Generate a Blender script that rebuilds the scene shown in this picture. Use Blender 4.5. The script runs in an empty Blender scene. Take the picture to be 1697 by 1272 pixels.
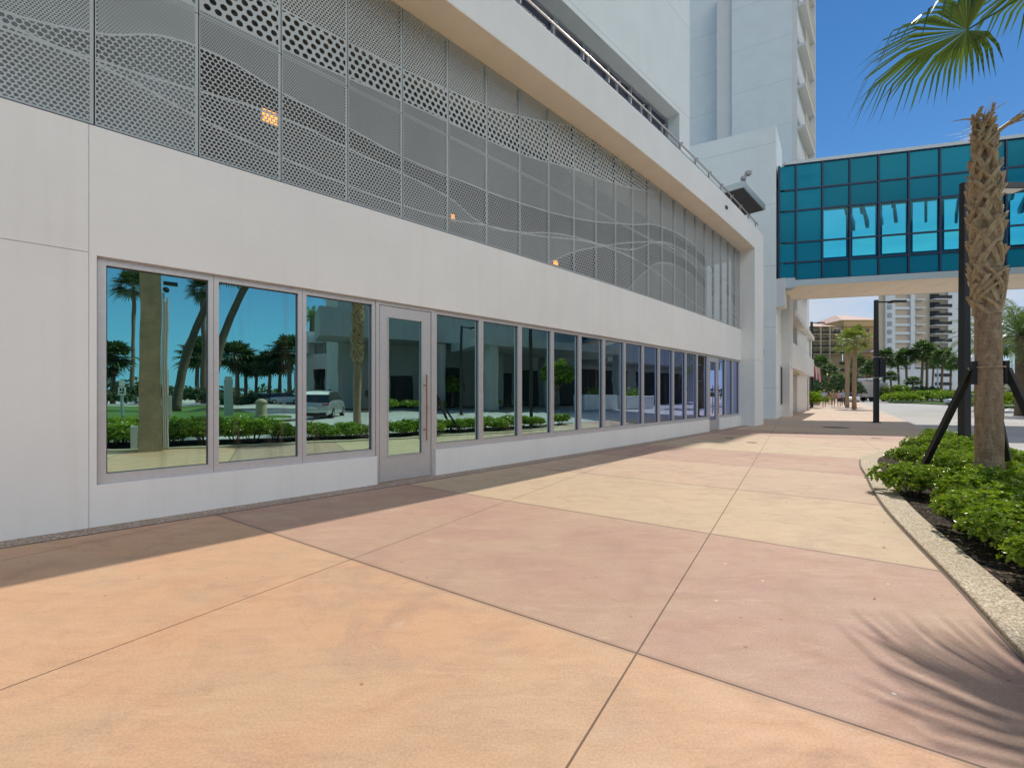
import bpy, math, random
import numpy as np
from mathutils import Vector, Matrix
R = math.radians
rng = random.Random(7)
SC = bpy.context.scene
COL = SC.collection

# ------------------------------------------------------------------ calibration (metres, camera eye over the origin)
F, CX, HY, EYE = 719.0, 848.5, 652.0, 1.4

def ground(px, py, z=0.0):
    d = F * (EYE - z) / (py - HY)
    return Vector(((px - CX) / F * d, d, z))

def at(px, d, z=0.0):
    return Vector(((px - CX) / F * d, d, z))

def hz(py, d):
    return EYE + (HY - py) * d / F

# curved street front of the building: s runs along it, o is the distance out towards the street
PH0, KPH, DS = 47.6, 0.2518, 0.02
def phi(s):
    return R(PH0 - KPH * max(s, -2))
TAB = {}
_x, _y = -4.844, 4.107
TAB[0] = (_x, _y)
for _i in range(1, 1600):
    _s = (_i - .5) * DS
    _x += math.sin(phi(_s)) * DS; _y += math.cos(phi(_s)) * DS
    TAB[_i] = (_x, _y)
_x, _y = TAB[0]
for _i in range(1, 900):
    _s = -(_i - .5) * DS
    _x -= math.sin(phi(_s)) * DS; _y -= math.cos(phi(_s)) * DS
    TAB[-_i] = (_x, _y)

def P(s, o=0.0, z=0.0):
    i = int(math.floor(s / DS)); a = TAB[i]; b = TAB[i + 1]; t = s / DS - i
    p = phi(s)
    return Vector((a[0] + (b[0] - a[0]) * t + o * math.cos(p), a[1] + (b[1] - a[1]) * t - o * math.sin(p), z))

def wall_s(px, o=0.0):
    lo, hi = -1.0, 30.0
    r = (px - CX) / F
    for _ in range(50):
        m = (lo + hi) / 2; q = P(m, o)
        if q.x / q.y < r: lo = m
        else: hi = m
    return lo

def mirrored(px, py, k=1.12):
    """where a thing seen in the window glass really stands on the ground"""
    d = F * EYE / (py - HY) * k
    g = Vector(((px - CX) / F * d, d, 0))
    s = wall_s(px, -.09); q = P(s, -.09); p = phi(s)
    n = Vector((math.cos(p), -math.sin(p), 0))
    return g - n * (2 * (g - q).dot(n)), d

# ------------------------------------------------------------------ mesh builder
class MB:
    def __init__(self):
        self.v = []; self.f = []; self.uv = None
    def add(self, vs, fs):
        b = len(self.v)
        self.v.extend([tuple(x) for x in vs])
        self.f.extend([tuple(i + b for i in f) for f in fs])
        return self
    def hexa(self, p):          # 8 corners: bottom 4 ccw, top 4 ccw
        return self.add(p, [(3, 2, 1, 0), (4, 5, 6, 7), (0, 1, 5, 4), (1, 2, 6, 5), (2, 3, 7, 6), (3, 0, 4, 7)])
    def box(self, x0, x1, y0, y1, z0, z1):
        return self.hexa([(x0, y0, z0), (x1, y0, z0), (x1, y1, z0), (x0, y1, z0), (x0, y0, z1), (x1, y0, z1), (x1, y1, z1), (x0, y1, z1)])
    def obox(self, o, u, v, a0, a1, b0, b1, z0, z1):
        """box in the frame origin o, horizontal axes u and v"""
        o = Vector(o); u = Vector(u); v = Vector(v)
        c = [(a0, b0), (a1, b0), (a1, b1), (a0, b1)]
        if u.cross(v).z < 0: c = c[::-1]
        p = [o + u * a + v * b for a, b in c]
        return self.hexa([(q.x, q.y, z0) for q in p] + [(q.x, q.y, z1) for q in p])
    def curved(self, s0, s1, o0, o1, z0, z1, step=.6):
        n = max(1, int(math.ceil((s1 - s0) / step)))
        vs = []; fs = []
        for i in range(n + 1):
            s = s0 + (s1 - s0) * i / n
            vs += [P(s, o1, z0), P(s, o0, z0), P(s, o0, z1), P(s, o1, z1)]
        for i in range(n):
            a, b = 4 * i, 4 * i + 4
            for j in range(4):
                k = (j + 1) % 4
                fs.append((a + j, a + k, b + k, b + j))
        fs.append((3, 2, 1, 0)); e = 4 * n
        fs.append((e, e + 1, e + 2, e + 3))
        return self.add(vs, fs)
    def tube(self, pts, r, n=8, cap=True):
        pts = [Vector(p) for p in pts]
        rs = r if isinstance(r, (list, tuple)) else [r] * len(pts)
        vs = []; fs = []
        ref = None
        for i, p in enumerate(pts):
            t = (pts[min(i + 1, len(pts) - 1)] - pts[max(i - 1, 0)]).normalized()
            if ref is None:
                ref = t.orthogonal().normalized()
            a = (ref - t * ref.dot(t)).normalized(); ref = a
            b = t.cross(a)
            for j in range(n):
                th = 2 * math.pi * j / n
                vs.append(p + (a * math.cos(th) + b * math.sin(th)) * rs[i])
        for i in range(len(pts) - 1):
            for j in range(n):
                k = (j + 1) % n
                fs.append((i * n + j, i * n + k, (i + 1) * n + k, (i + 1) * n + j))
        if cap:
            fs.append(tuple(range(n))[::-1]); e = (len(pts) - 1) * n
            fs.append(tuple(range(e, e + n)))
        return self.add(vs, fs)
    def ball(self, c, r, n=10, m=6, sz=1.0):
        c = Vector(c); vs = []; fs = []
        for i in range(m + 1):
            t = math.pi * i / m
            for j in range(n):
                a = 2 * math.pi * j / n
                vs.append(c + Vector((math.sin(t) * math.cos(a) * r, math.sin(t) * math.sin(a) * r, math.cos(t) * r * sz)))
        for i in range(m):
            for j in range(n):
                k = (j + 1) % n
                fs.append((i * n + j, (i + 1) * n + j, (i + 1) * n + k, i * n + k))
        return self.add(vs, fs)
    def poly(self, pts, z0, z1):
        n = len(pts)
        area = sum(pts[i][0] * pts[(i + 1) % n][1] - pts[(i + 1) % n][0] * pts[i][1] for i in range(n))
        if area < 0: pts = pts[::-1]
        vs = [(p[0], p[1], z0) for p in pts] + [(p[0], p[1], z1) for p in pts]
        fs = [tuple(range(n, 2 * n)), tuple(range(n))[::-1]]
        for i in range(n):
            k = (i + 1) % n
            fs.append((i, k, n + k, n + i))
        return self.add(vs, fs)
    def strip(self, A, B, z0, z1):
        """raised band between two lines of points"""
        n = len(A); vs = []; fs = []
        for a, b in zip(A, B):
            vs += [(a[0], a[1], z0), (b[0], b[1], z0), (b[0], b[1], z1), (a[0], a[1], z1)]
        for i in range(n - 1):
            p, q = 4 * i, 4 * i + 4
            for j in range(4):
                k = (j + 1) % 4
                fs.append((p + j, p + k, q + k, q + j))
        fs.append((3, 2, 1, 0)); e = 4 * (n - 1); fs.append((e, e + 1, e + 2, e + 3))
        return self.add(vs, fs)
    def build(self, name, mat, parent=None, smooth=False, bevel=0.0, uv=None, loc=None):
        me = bpy.data.meshes.new(name)
        off = Vector((0, 0, 0))
        if parent is not None:
            q = parent
            while q is not None:
                off = off + q.location; q = q.parent
        if loc is not None:
            off = off + Vector(loc)
        me.from_pydata([(x[0] - off.x, x[1] - off.y, x[2] - off.z) for x in self.v], [], self.f)
        if uv is not None:
            l = me.uv_layers.new(name='UVMap')
            for poly in me.polygons:
                for li in poly.loop_indices:
                    l.data[li].uv = uv[me.loops[li].vertex_index]
        me.materials.append(mat)
        if smooth:
            me.polygons.foreach_set('use_smooth', [True] * len(me.polygons))
        me.update()
        o = bpy.data.objects.new(name, me); COL.objects.link(o)
        if loc is not None: o.location = loc
        if parent is not None: o.parent = parent
        if bevel:
            m = o.modifiers.new('bevel', 'BEVEL'); m.width = bevel; m.segments = 2; m.limit_method = 'ANGLE'; m.angle_limit = R(40)
        return o

def tag(o, label=None, cat=None, group=None, kind=None):
    if label: o['label'] = label
    if cat: o['category'] = cat
    if group: o['group'] = group
    if kind: o['kind'] = kind
    return o

def thing(name, loc, label, cat, group=None, rz=0):
    o = bpy.data.objects.new(name, None); COL.objects.link(o)
    o.location = Vector(loc); o.rotation_euler = (0, 0, rz)
    o.empty_display_size = .2
    return tag(o, label, cat, group)

def dup(root, loc, rz=0, scale=1.0, label=None, group=None):
    r = root.copy(); COL.objects.link(r)
    r.location = Vector(loc); r.rotation_euler = (0, 0, rz)
    r.scale = (scale, scale, scale) if not isinstance(scale, tuple) else scale
    if label: r['label'] = label
    if group: r['group'] = group
    for ch in list(root.children):
        c = ch.copy(); COL.objects.link(c); c.parent = r
        for g in list(ch.children):
            d = g.copy(); COL.objects.link(d); d.parent = c
    return r

# ------------------------------------------------------------------ materials
class NT:
    def __init__(self, name):
        self.m = bpy.data.materials.new(name); self.m.use_nodes = True
        self.t = self.m.node_tree; self.t.nodes.clear()
        self.out = self.t.nodes.new('ShaderNodeOutputMaterial')
    def n(self, typ, **kw):
        nd = self.t.nodes.new(typ)
        for k, v in kw.items(): setattr(nd, k, v)
        return nd
    def l(self, a, b): self.t.links.new(a, b)
    def setin(self, sock, v):
        if hasattr(v, 'is_linked') or isinstance(v, bpy.types.NodeSocket): self.l(v, sock)
        else: sock.default_value = v
    def math(self, op, a, b=0.0, c=0.0):
        nd = self.n('ShaderNodeMath', operation=op)
        self.setin(nd.inputs[0], a); self.setin(nd.inputs[1], b)
        if op in ('MULTIPLY_ADD', 'COMPARE', 'SMOOTH_MIN'): self.setin(nd.inputs[2], c)
        return nd.outputs[0]
    def mix(self, fac, a, b, mode='MIX'):
        nd = self.n('ShaderNodeMix', data_type='RGBA', blend_type=mode)
        self.setin(nd.inputs[0], fac)
        for i, v in ((6, a), (7, b)):
            if isinstance(v, (tuple, list)) and len(v) == 3: v = (*v, 1)
            self.setin(nd.inputs[i], v)
        return nd.outputs[2]
    def obj(self):
        return self.n('ShaderNodeTexCoord').outputs['Object']
    def pos(self):
        return self.n('ShaderNodeNewGeometry').outputs['Position']
    def noise(self, scale, detail=4, rough=.55, vec=None, dist=0.0):
        nd = self.n('ShaderNodeTexNoise'); nd.inputs['Scale'].default_value = scale
        nd.inputs['Detail'].default_value = detail; nd.inputs['Roughness'].default_value = rough
        nd.inputs['Distortion'].default_value = dist
        if vec is not None: self.l(vec, nd.inputs['Vector'])
        return nd.outputs['Fac']
    def ramp(self, fac, *stops):
        nd = self.n('ShaderNodeValToRGB'); self.l(fac, nd.inputs[0])
        e = nd.color_ramp.elements
        while len(e) < len(stops): e.new(.5)
        for k, (p, c) in enumerate(stops):
            e[k].position = p
            e[k].color = (*c, 1) if isinstance(c, (tuple, list)) else (c, c, c, 1)
        return nd.outputs[0]
    def mapping(self, vec, scale=(1, 1, 1), rot=(0, 0, 0)):
        nd = self.n('ShaderNodeMapping'); self.l(vec, nd.inputs[0])
        nd.inputs['Scale'].default_value = scale; nd.inputs['Rotation'].default_value = rot
        return nd.outputs[0]
    def bump(self, h, strength=.2, dist=.01):
        nd = self.n('ShaderNodeBump'); nd.inputs['Strength'].default_value = strength; nd.inputs['Distance'].default_value = dist
        self.l(h, nd.inputs['Height']); return nd.outputs[0]
    def pbsdf(self, color, rough=.6, metal=0.0, normal=None, spec=.5, **kw):
        b = self.n('ShaderNodeBsdfPrincipled')
        if isinstance(color, (tuple, list)): b.inputs['Base Color'].default_value = (*color[:3], 1)
        else: self.l(color, b.inputs['Base Color'])
        self.setin(b.inputs['Roughness'], rough); self.setin(b.inputs['Metallic'], metal)
        b.inputs['Specular IOR Level'].default_value = spec
        if normal is not None: self.l(normal, b.inputs['Normal'])
        for k, v in kw.items(): b.inputs[k.replace('_', ' ')].default_value = v
        return b.outputs[0]
    def done(self, sh):
        self.l(sh, self.out.inputs['Surface']); return self.m

def plain(name, color, rough=.6, metal=0.0, var=.12, scale=6.0, bump=0.0, spec=.5):
    t = NT(name); v = t.pos()
    f = t.noise(scale, 5, .6, v)
    lo = tuple(c * (1 - var) for c in color); hi = tuple(min(1, c * (1 + var)) for c in color)
    c = t.ramp(f, (.3, lo), (.7, hi))
    nb = t.bump(t.noise(scale * 12, 3, .6, v), bump, .01) if bump else None
    return t.done(t.pbsdf(c, rough, metal, nb, spec))

def stucco(name, color, streak=.5, joint=0.0, warm=(.62, .52, .38)):
    t = NT(name); v = t.pos()
    f = t.noise(.9, 6, .6, v)
    c = t.mix(t.ramp(f, (.35, 0.0), (.75, 1.0)), color, tuple(x * .93 for x in color))
    # rain streaks: stretched vertically
    sv = t.mapping(v, (3.0, 3.0, .16))
    st = t.noise(1.6, 6, .65, sv)
    c = t.mix(t.math('MULTIPLY', t.ramp(st, (.50, 0.0), (.76, 1.0)), .17 * streak), c, warm)
    sp = t.noise(26, 3, .7, v)
    c = t.mix(t.math('MULTIPLY', t.ramp(sp, (.68, 0.0), (.76, 1.0)), .12), c, tuple(x * .6 for x in color))
    h = t.math('ADD', t.noise(160, 3, .6, v), t.math('MULTIPLY', t.noise(7, 3, .5, v), .8))
    if joint:
        sep = t.n('ShaderNodeSeparateXYZ'); t.l(v, sep.inputs[0])
        fr = t.math('FRACT', t.math('DIVIDE', sep.outputs[2], joint))
        ln = t.math('LESS_THAN', t.math('ABSOLUTE', t.math('SUBTRACT', fr, .5)), .006)
        c = t.mix(t.math('MULTIPLY', ln, .35), c, tuple(x * .45 for x in color))
    return t.done(t.pbsdf(c, .75, 0, t.bump(h, .22, .006), .3))

def leafmat(name, a, b, gloss=.35, trans=.25):
    t = NT(name)
    g = t.n('ShaderNodeNewGeometry')
    c = t.ramp(g.outputs['Random Per Island'], (0.0, a), (.70, b), (.93, tuple(min(1, x * 1.4) for x in b)), (1.0, (b[0] * 2.2, b[1] * 1.15, b[2] * 1.6)))
    p = t.pbsdf(c, gloss, 0, None, .45)
    tr = t.n('ShaderNodeBsdfTranslucent'); t.l(t.mix(.5, c, (b[0] * 1.6, b[1] * 1.8, b[2] * .6)), tr.inputs[0])
    mx = t.n('ShaderNodeMixShader'); mx.inputs[0].default_value = trans
    t.l(p, mx.inputs[1]); t.l(tr.outputs[0], mx.inputs[2])
    return t.done(mx.outputs[0])

def mirror_glass(name, tint, dirt=.1, wave=.02, body=(.01, .025, .03), refl=.9, graze=None):
    t = NT(name); v = t.pos()
    nb = t.bump(t.noise(1.1, 2, .5, v), wave, .05)
    g = t.n('ShaderNodeBsdfGlossy'); g.inputs['Roughness'].default_value = .004
    if graze:
        lw = t.n('ShaderNodeLayerWeight'); lw.inputs[0].default_value = .5
        t.l(t.ramp(lw.outputs['Facing'], (.30, tint), (.62, graze)), g.inputs['Color'])
    else: g.inputs['Color'].default_value = (*tint, 1)
    t.l(nb, g.inputs['Normal'])
    d = t.n('ShaderNodeBsdfDiffuse')
    sv = t.mapping(v, (4.0, 4.0, .35))
    st = t.noise(1.2, 4, .6, sv)
    dm = t.ramp(st, (.53, 0.0), (.76, 1.0))
    t.l(t.mix(dm, body, (.23, .17, .11)), d.inputs[0])
    mx = t.n('ShaderNodeMixShader')
    t.l(t.math('SUBTRACT', refl, t.math('MULTIPLY', dm, dirt)), mx.inputs[0])
    t.l(d.outputs[0], mx.inputs[1]); t.l(g.outputs[0], mx.inputs[2])
    return t.done(mx.outputs[0])

def bridge_glass(name, tint, clear=True, seed=0.0):
    t = NT(name); v = t.pos()
    lw = t.n('ShaderNodeLayerWeight'); lw.inputs[0].default_value = .25
    g = t.n('ShaderNodeBsdfGlossy'); g.inputs['Roughness'].default_value = .01; g.inputs['Color'].default_value = (.45, .75, .85, 1) if clear else (.10, .60, .78, 1)
    t.l(t.bump(t.noise(.8, 2, .5, v), .03, .05), g.inputs['Normal'])
    if clear:
        b = t.n('ShaderNodeBsdfTransparent'); b.inputs[0].default_value = (*tint, 1)
    else:
        b = t.n('ShaderNodeBsdfDiffuse')
        oi = t.n('ShaderNodeObjectInfo')
        t.l(t.ramp(oi.outputs['Random'], (0.0, tuple(x * .75 for x in tint)), (1.0, tuple(x * 1.3 for x in tint))), b.inputs[0])
    mx = t.n('ShaderNodeMixShader'); t.l(t.math('ADD', t.math('MULTIPLY', lw.outputs['Fresnel'], .35), .05 if clear else .04), mx.inputs[0])
    t.l(b.outputs[0], mx.inputs[1]); t.l(g.outputs[0], mx.inputs[2])
    return t.done(mx.outputs[0])

M = {}
M['stucco'] = stucco('white_stucco', (.85, .85, .83), 1.0)
M['stucco_cool'] = stucco('cool_white_stucco', (.83, .865, .845), .4, 3.4)
M['stucco_plain'] = stucco('pale_stucco', (.79, .775, .74), .4)
M['beam'] = stucco('beam_stucco', (.85, .85, .83), .5)
M['soffit'] = plain('soffit_panel', (.93, .81, .66), .7, 0, .04, 2)  # peach tint stands for light bounced up from the paving onto white
M['alu'] = plain('brushed_aluminium', (.60, .59, .60), .42, .45, .05, 20)
M['alu_dark'] = plain('dark_gasket', (.06, .06, .065), .6)
M['steel'] = plain('stainless_steel', (.55, .52, .46), .28, .9, .06, 30)
M['copper'] = plain('bronze_pull', (.42, .24, .16), .35, .8, .08, 30)
M['black'] = plain('black_powder_coat', (.016, .017, .019), .42, 0, .15, 30, 0, .5)
M['strap'] = plain('black_timber_brace', (.012, .013, .015), .6, 0, .3, 20, .2)
M['white'] = plain('white_paint', (.78, .78, .76), .5, 0, .04)
M['grey'] = plain('grey_paint', (.32, .33, .33), .5, 0, .08)
M['darkgrey'] = plain('dark_interior', (.035, .036, .04), .9)
M['backing'] = plain('grey_backing', (.34, .38, .39), .9, 0, .1, .6)
M['canopy'] = plain('canopy_metal', (.42, .47, .48), .4, .5, .05)
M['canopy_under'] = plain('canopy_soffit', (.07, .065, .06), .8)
M['glass_win'] = mirror_glass('teal_mirror_glass', (.54, .82, .74), .28, .030, graze=(.50, .56, .88))
M['glass_terrace'] = mirror_glass('grey_glass', (.26, .29, .42), .05, .02, (.03, .03, .045), .62)
M['glass_far'] = mirror_glass('far_window_glass', (.30, .36, .38), .0, .01, (.02, .025, .03), .45)
M['bridge_clear'] = bridge_glass('clear_teal_glass', (.38, .93, .93), True)
M['bridge_rear'] = bridge_glass('rear_glass', (.86, .97, .98), True)
M['bridge_solid'] = bridge_glass('spandrel_teal_glass', (.012, .19, .27), False)
M['mullion'] = plain('dark_teal_mullion', (.012, .035, .075), .35, .3)
M['amber'] = None
M['concrete_pole'] = plain('weathered_concrete', (.30, .245, .16), .85, 0, .22, 3, .4)
M['lawn'] = None

def railing_glass():
    t = NT('rail_glass')
    g = t.n('ShaderNodeBsdfGlossy'); g.inputs['Roughness'].default_value = .02; g.inputs['Color'].default_value = (.8, .85, 1, 1)
    b = t.n('ShaderNodeBsdfTransparent'); b.inputs[0].default_value = (.82, .86, .93, 1)
    lw = t.n('ShaderNodeLayerWeight'); lw.inputs[0].default_value = .3
    mx = t.n('ShaderNodeMixShader'); t.l(lw.outputs['Fresnel'], mx.inputs[0])
    t.l(b.outputs[0], mx.inputs[1]); t.l(g.outputs[0], mx.inputs[2])
    return t.done(mx.outputs[0])
M['rail_glass'] = railing_glass()

def emit(name, col, st):
    t = NT(name); e = t.n('ShaderNodeEmission'); e.inputs[0].default_value = (*col, 1); e.inputs[1].default_value = st
    return t.done(e.outputs[0])
M['amber'] = emit('amber_lamp_glow', (1.0, .36, .07), 2.2)

# --- coloured concrete pavement: bands across the walk, saw-cut joints, blotchy stain
PA = R(33.2)
def pavement():
    t = NT('stained_concrete'); v = t.pos()
    sep = t.n('ShaderNodeSeparateXYZ'); t.l(v, sep.inputs[0])
    X, Y = sep.outputs[0], sep.outputs[1]
    q = t.math('ADD', t.math('MULTIPLY', X, math.sin(PA)), t.math('MULTIPLY', Y, math.cos(PA)))
    p = t.math('SUBTRACT', t.math('MULTIPLY', X, math.cos(PA)), t.math('MULTIPLY', Y, math.sin(PA)))
    qb = t.math('DIVIDE', t.math('SUBTRACT', q, 2.33), 2.39)
    idx = t.math('FLOORED_MODULO', t.math('FLOOR', qb), 3.0)
    is0 = t.math('COMPARE', idx, 0.0, .1); is1 = t.math('COMPARE', idx, 1.0, .1)
    peach, rose, cream = (.590, .345, .205), (.430, .258, .205), (.545, .415, .268)
    c = t.mix(is0, peach, rose); c = t.mix(is1, c, cream)
    paler_bands = t.math('GREATER_THAN', q, 2.33 + 2.39 * 2)  # paler peach and cream from this band onward
    c = t.mix(t.math('MULTIPLY', paler_bands, t.math('SUBTRACT', 1.0, is0)), c, t.mix(is1, (.535, .385, .270), (.540, .425, .285)))
    # far bands fade into plainer buff concrete beyond the bridge
    far = t.math('GREATER_THAN', q, 23.5)
    c = t.mix(t.math('MULTIPLY', far, .75), c, (.62, .50, .38))
    n1 = t.noise(.55, 7, .62, v, .6); n2 = t.noise(2.6, 6, .65, t.mapping(v, (1, 1.8, 1), (0, 0, .6)), .8)
    c = t.mix(t.ramp(n1, (.32, .0), (.72, .55)), c, t.mix(.5, c, (.74, .52, .33)))
    c = t.mix(t.ramp(n2, (.46, .0), (.74, .62)), c, t.mix(.55, c, (.36, .215, .135)))
    n3 = t.noise(1.3, 5, .7, t.mapping(v, (1, 1, 1), (0, 0, 2)), 1.2)
    c = t.mix(t.ramp(n3, (.52, .0), (.70, .40)), c, (.33, .22, .17))
    fine = t.noise(90, 3, .7, v)
    hue = t.noise(.8, 5, .6, t.mapping(v, (1, 1.4, 1), (0, 0, 1.1)), .7)
    c = t.mix(t.ramp(hue, (.40, .0), (.66, .42)), c, (.52, .40, .27))
    trow = t.noise(5, 5, .7, t.mapping(v, (.5, 2.6, 1), (0, 0, -.58)), 1.0)
    c = t.mix(t.ramp(trow, (.52, .0), (.74, .28)), c, (.30, .21, .15))
    c = t.mix(t.ramp(trow, (.28, .25), (.44, .0)), c, (.72, .57, .42))
    c = t.mix(.28, c, t.ramp(fine, (.3, (.22, .18, .15)), (.7, (.85, .75, .65))), 'OVERLAY')
    grit = t.noise(420, 2, .7, v)
    c = t.mix(t.ramp(grit, (.60, .0), (.72, .30)), c, (.24, .17, .13))
    # dark specks and pale gum spots
    vo = t.n('ShaderNodeTexVoronoi', voronoi_dimensions='2D'); t.l(v, vo.inputs['Vector']); vo.inputs['Scale'].default_value = 2.1
    rs = t.n('ShaderNodeSeparateColor'); t.l(vo.outputs['Color'], rs.inputs[0])
    dot = t.math('MULTIPLY', t.math('LESS_THAN', vo.outputs['Distance'], .019), t.math('GREATER_THAN', rs.outputs[0], .55))
    dot = t.math('MULTIPLY', dot, t.math('MULTIPLY', is0, t.math('GREATER_THAN', p, -.7)))
    c = t.mix(t.math('MULTIPLY', dot, .75), c, (.80, .74, .66))
    v2 = t.n('ShaderNodeTexVoronoi', voronoi_dimensions='2D'); t.l(v, v2.inputs['Vector']); v2.inputs['Scale'].default_value = 3.3
    r2 = t.n('ShaderNodeSeparateColor'); t.l(v2.outputs['Color'], r2.inputs[0])
    d2 = t.math('MULTIPLY', t.math('LESS_THAN', v2.outputs['Distance'], .03), t.math('GREATER_THAN', r2.outputs[1], .86))
    c = t.mix(t.math('MULTIPLY', d2, .6), c, (.16, .10, .07))
    # joints
    fq = t.math('ABSOLUTE', t.math('SUBTRACT', t.math('FRACT', t.math('ADD', qb, .5)), .5))
    jq = t.math('LESS_THAN', fq, .0028)
    jq2 = t.math('LESS_THAN', fq, .012)
    pb = t.math('DIVIDE', t.math('ADD', p, .719), 2.43)
    fp = t.math('ABSOLUTE', t.math('SUBTRACT', t.math('FRACT', t.math('ADD', pb, .5)), .5))
    jp = t.math('LESS_THAN', fp, .0020)
    c = t.mix(t.math('MULTIPLY', jq2, .30), c, (.30, .19, .14))
    j = t.math('MAXIMUM', jq, jp)
    c = t.mix(t.math('MULTIPLY', j, .86), c, (.090, .048, .028))
    h = t.math('SUBTRACT', t.math('MULTIPLY', t.noise(60, 4, .7, v), .4), t.math('MULTIPLY', j, 2.0))
    return t.done(t.pbsdf(c, t.ramp(n2, (.3, .5), (.7, .72)), 0, t.bump(h, .25, .006), .35))
M['pavement'] = pavement()

def aggregate(name, a, b, scale=90):
    t = NT(name); v = t.pos()
    vo = t.n('ShaderNodeTexVoronoi'); t.l(v, vo.inputs['Vector']); vo.inputs['Scale'].default_value = scale
    rs = t.n('ShaderNodeSeparateColor'); t.l(vo.outputs['Color'], rs.inputs[0])
    c = t.ramp(rs.outputs[0], (.0, tuple(x * .55 for x in a)), (.45, a), (.8, b), (1.0, (.8, .74, .62)))
    c = t.mix(t.ramp(t.noise(1.5, 5, .6, v), (.4, 0.0), (.8, .45)), c, tuple(x * .7 for x in a))
    c = t.mix(t.ramp(vo.outputs['Distance'], (.5, 0.0), (.85, .6)), c, tuple(x * .4 for x in a))
    return t.done(t.pbsdf(c, .8, 0, t.bump(vo.outputs['Distance'], -.5, .006), .3))
M['aggregate'] = aggregate('exposed_aggregate', (.58, .46, .31), (.72, .60, .43))
M['aggregate_red'] = aggregate('reddish_aggregate', (.40, .30, .23), (.52, .40, .31))
def mulch():
    t = NT('bark_mulch'); v = t.pos()
    vo = t.n('ShaderNodeTexVoronoi'); t.l(t.mapping(v, (1, 1.9, 1), (0, 0, .5)), vo.inputs['Vector']); vo.inputs['Scale'].default_value = 34
    rs = t.n('ShaderNodeSeparateColor'); t.l(vo.outputs['Color'], rs.inputs[0])
    c = t.ramp(rs.outputs[0], (0.0, (.018, .013, .010)), (.6, (.060, .045, .034)), (.93, (.11, .085, .062)), (1.0, (.26, .20, .14)))
    return t.done(t.pbsdf(c, .9, 0, t.bump(vo.outputs['Distance'], .9, .03), .2))
M['mulch'] = mulch()
M['asphalt'] = None
def road():
    t = NT('road_concrete'); v = t.pos()
    c = t.ramp(t.noise(.35, 6, .6, v), (.3, (.42, .40, .37)), (.7, (.52, .50, .46)))
    c = t.mix(t.ramp(t.noise(1.2, 6, .7, t.mapping(v, (1, .12, 1), (0, 0, R(37)))), (.5, .0), (.75, .45)), c, (.30, .28, .26))
    c = t.mix(.2, c, t.ramp(t.noise(120, 2, .6, v), (.3, .2), (.7, .8)), 'OVERLAY')
    return t.done(t.pbsdf(c, .85, 0, t.bump(t.noise(90, 3, .6, v), .3, .006), .25))
M['road'] = road()
def lawn():
    t = NT('lawn_grass'); v = t.pos()
    c = t.ramp(t.noise(3, 6, .7, v), (.3, (.045, .115, .012)), (.7, (.11, .21, .03)))
    c = t.mix(.35, c, t.ramp(t.noise(120, 2, .6, v), (.3, .15), (.7, .8)), 'OVERLAY')
    return t.done(t.pbsdf(c, .8, 0, t.bump(t.noise(150, 3, .7, v), .7, .02), .2))
M['lawn'] = lawn()
M['earth'] = plain('sandy_earth', (.24, .20, .14), .9, 0, .2, .3)
M['path'] = plain('pale_path_concrete', (.50, .46, .38), .8, 0, .1, 2)
M['paint'] = plain('road_paint', (.72, .71, .68), .7, 0, .1, 4)

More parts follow.
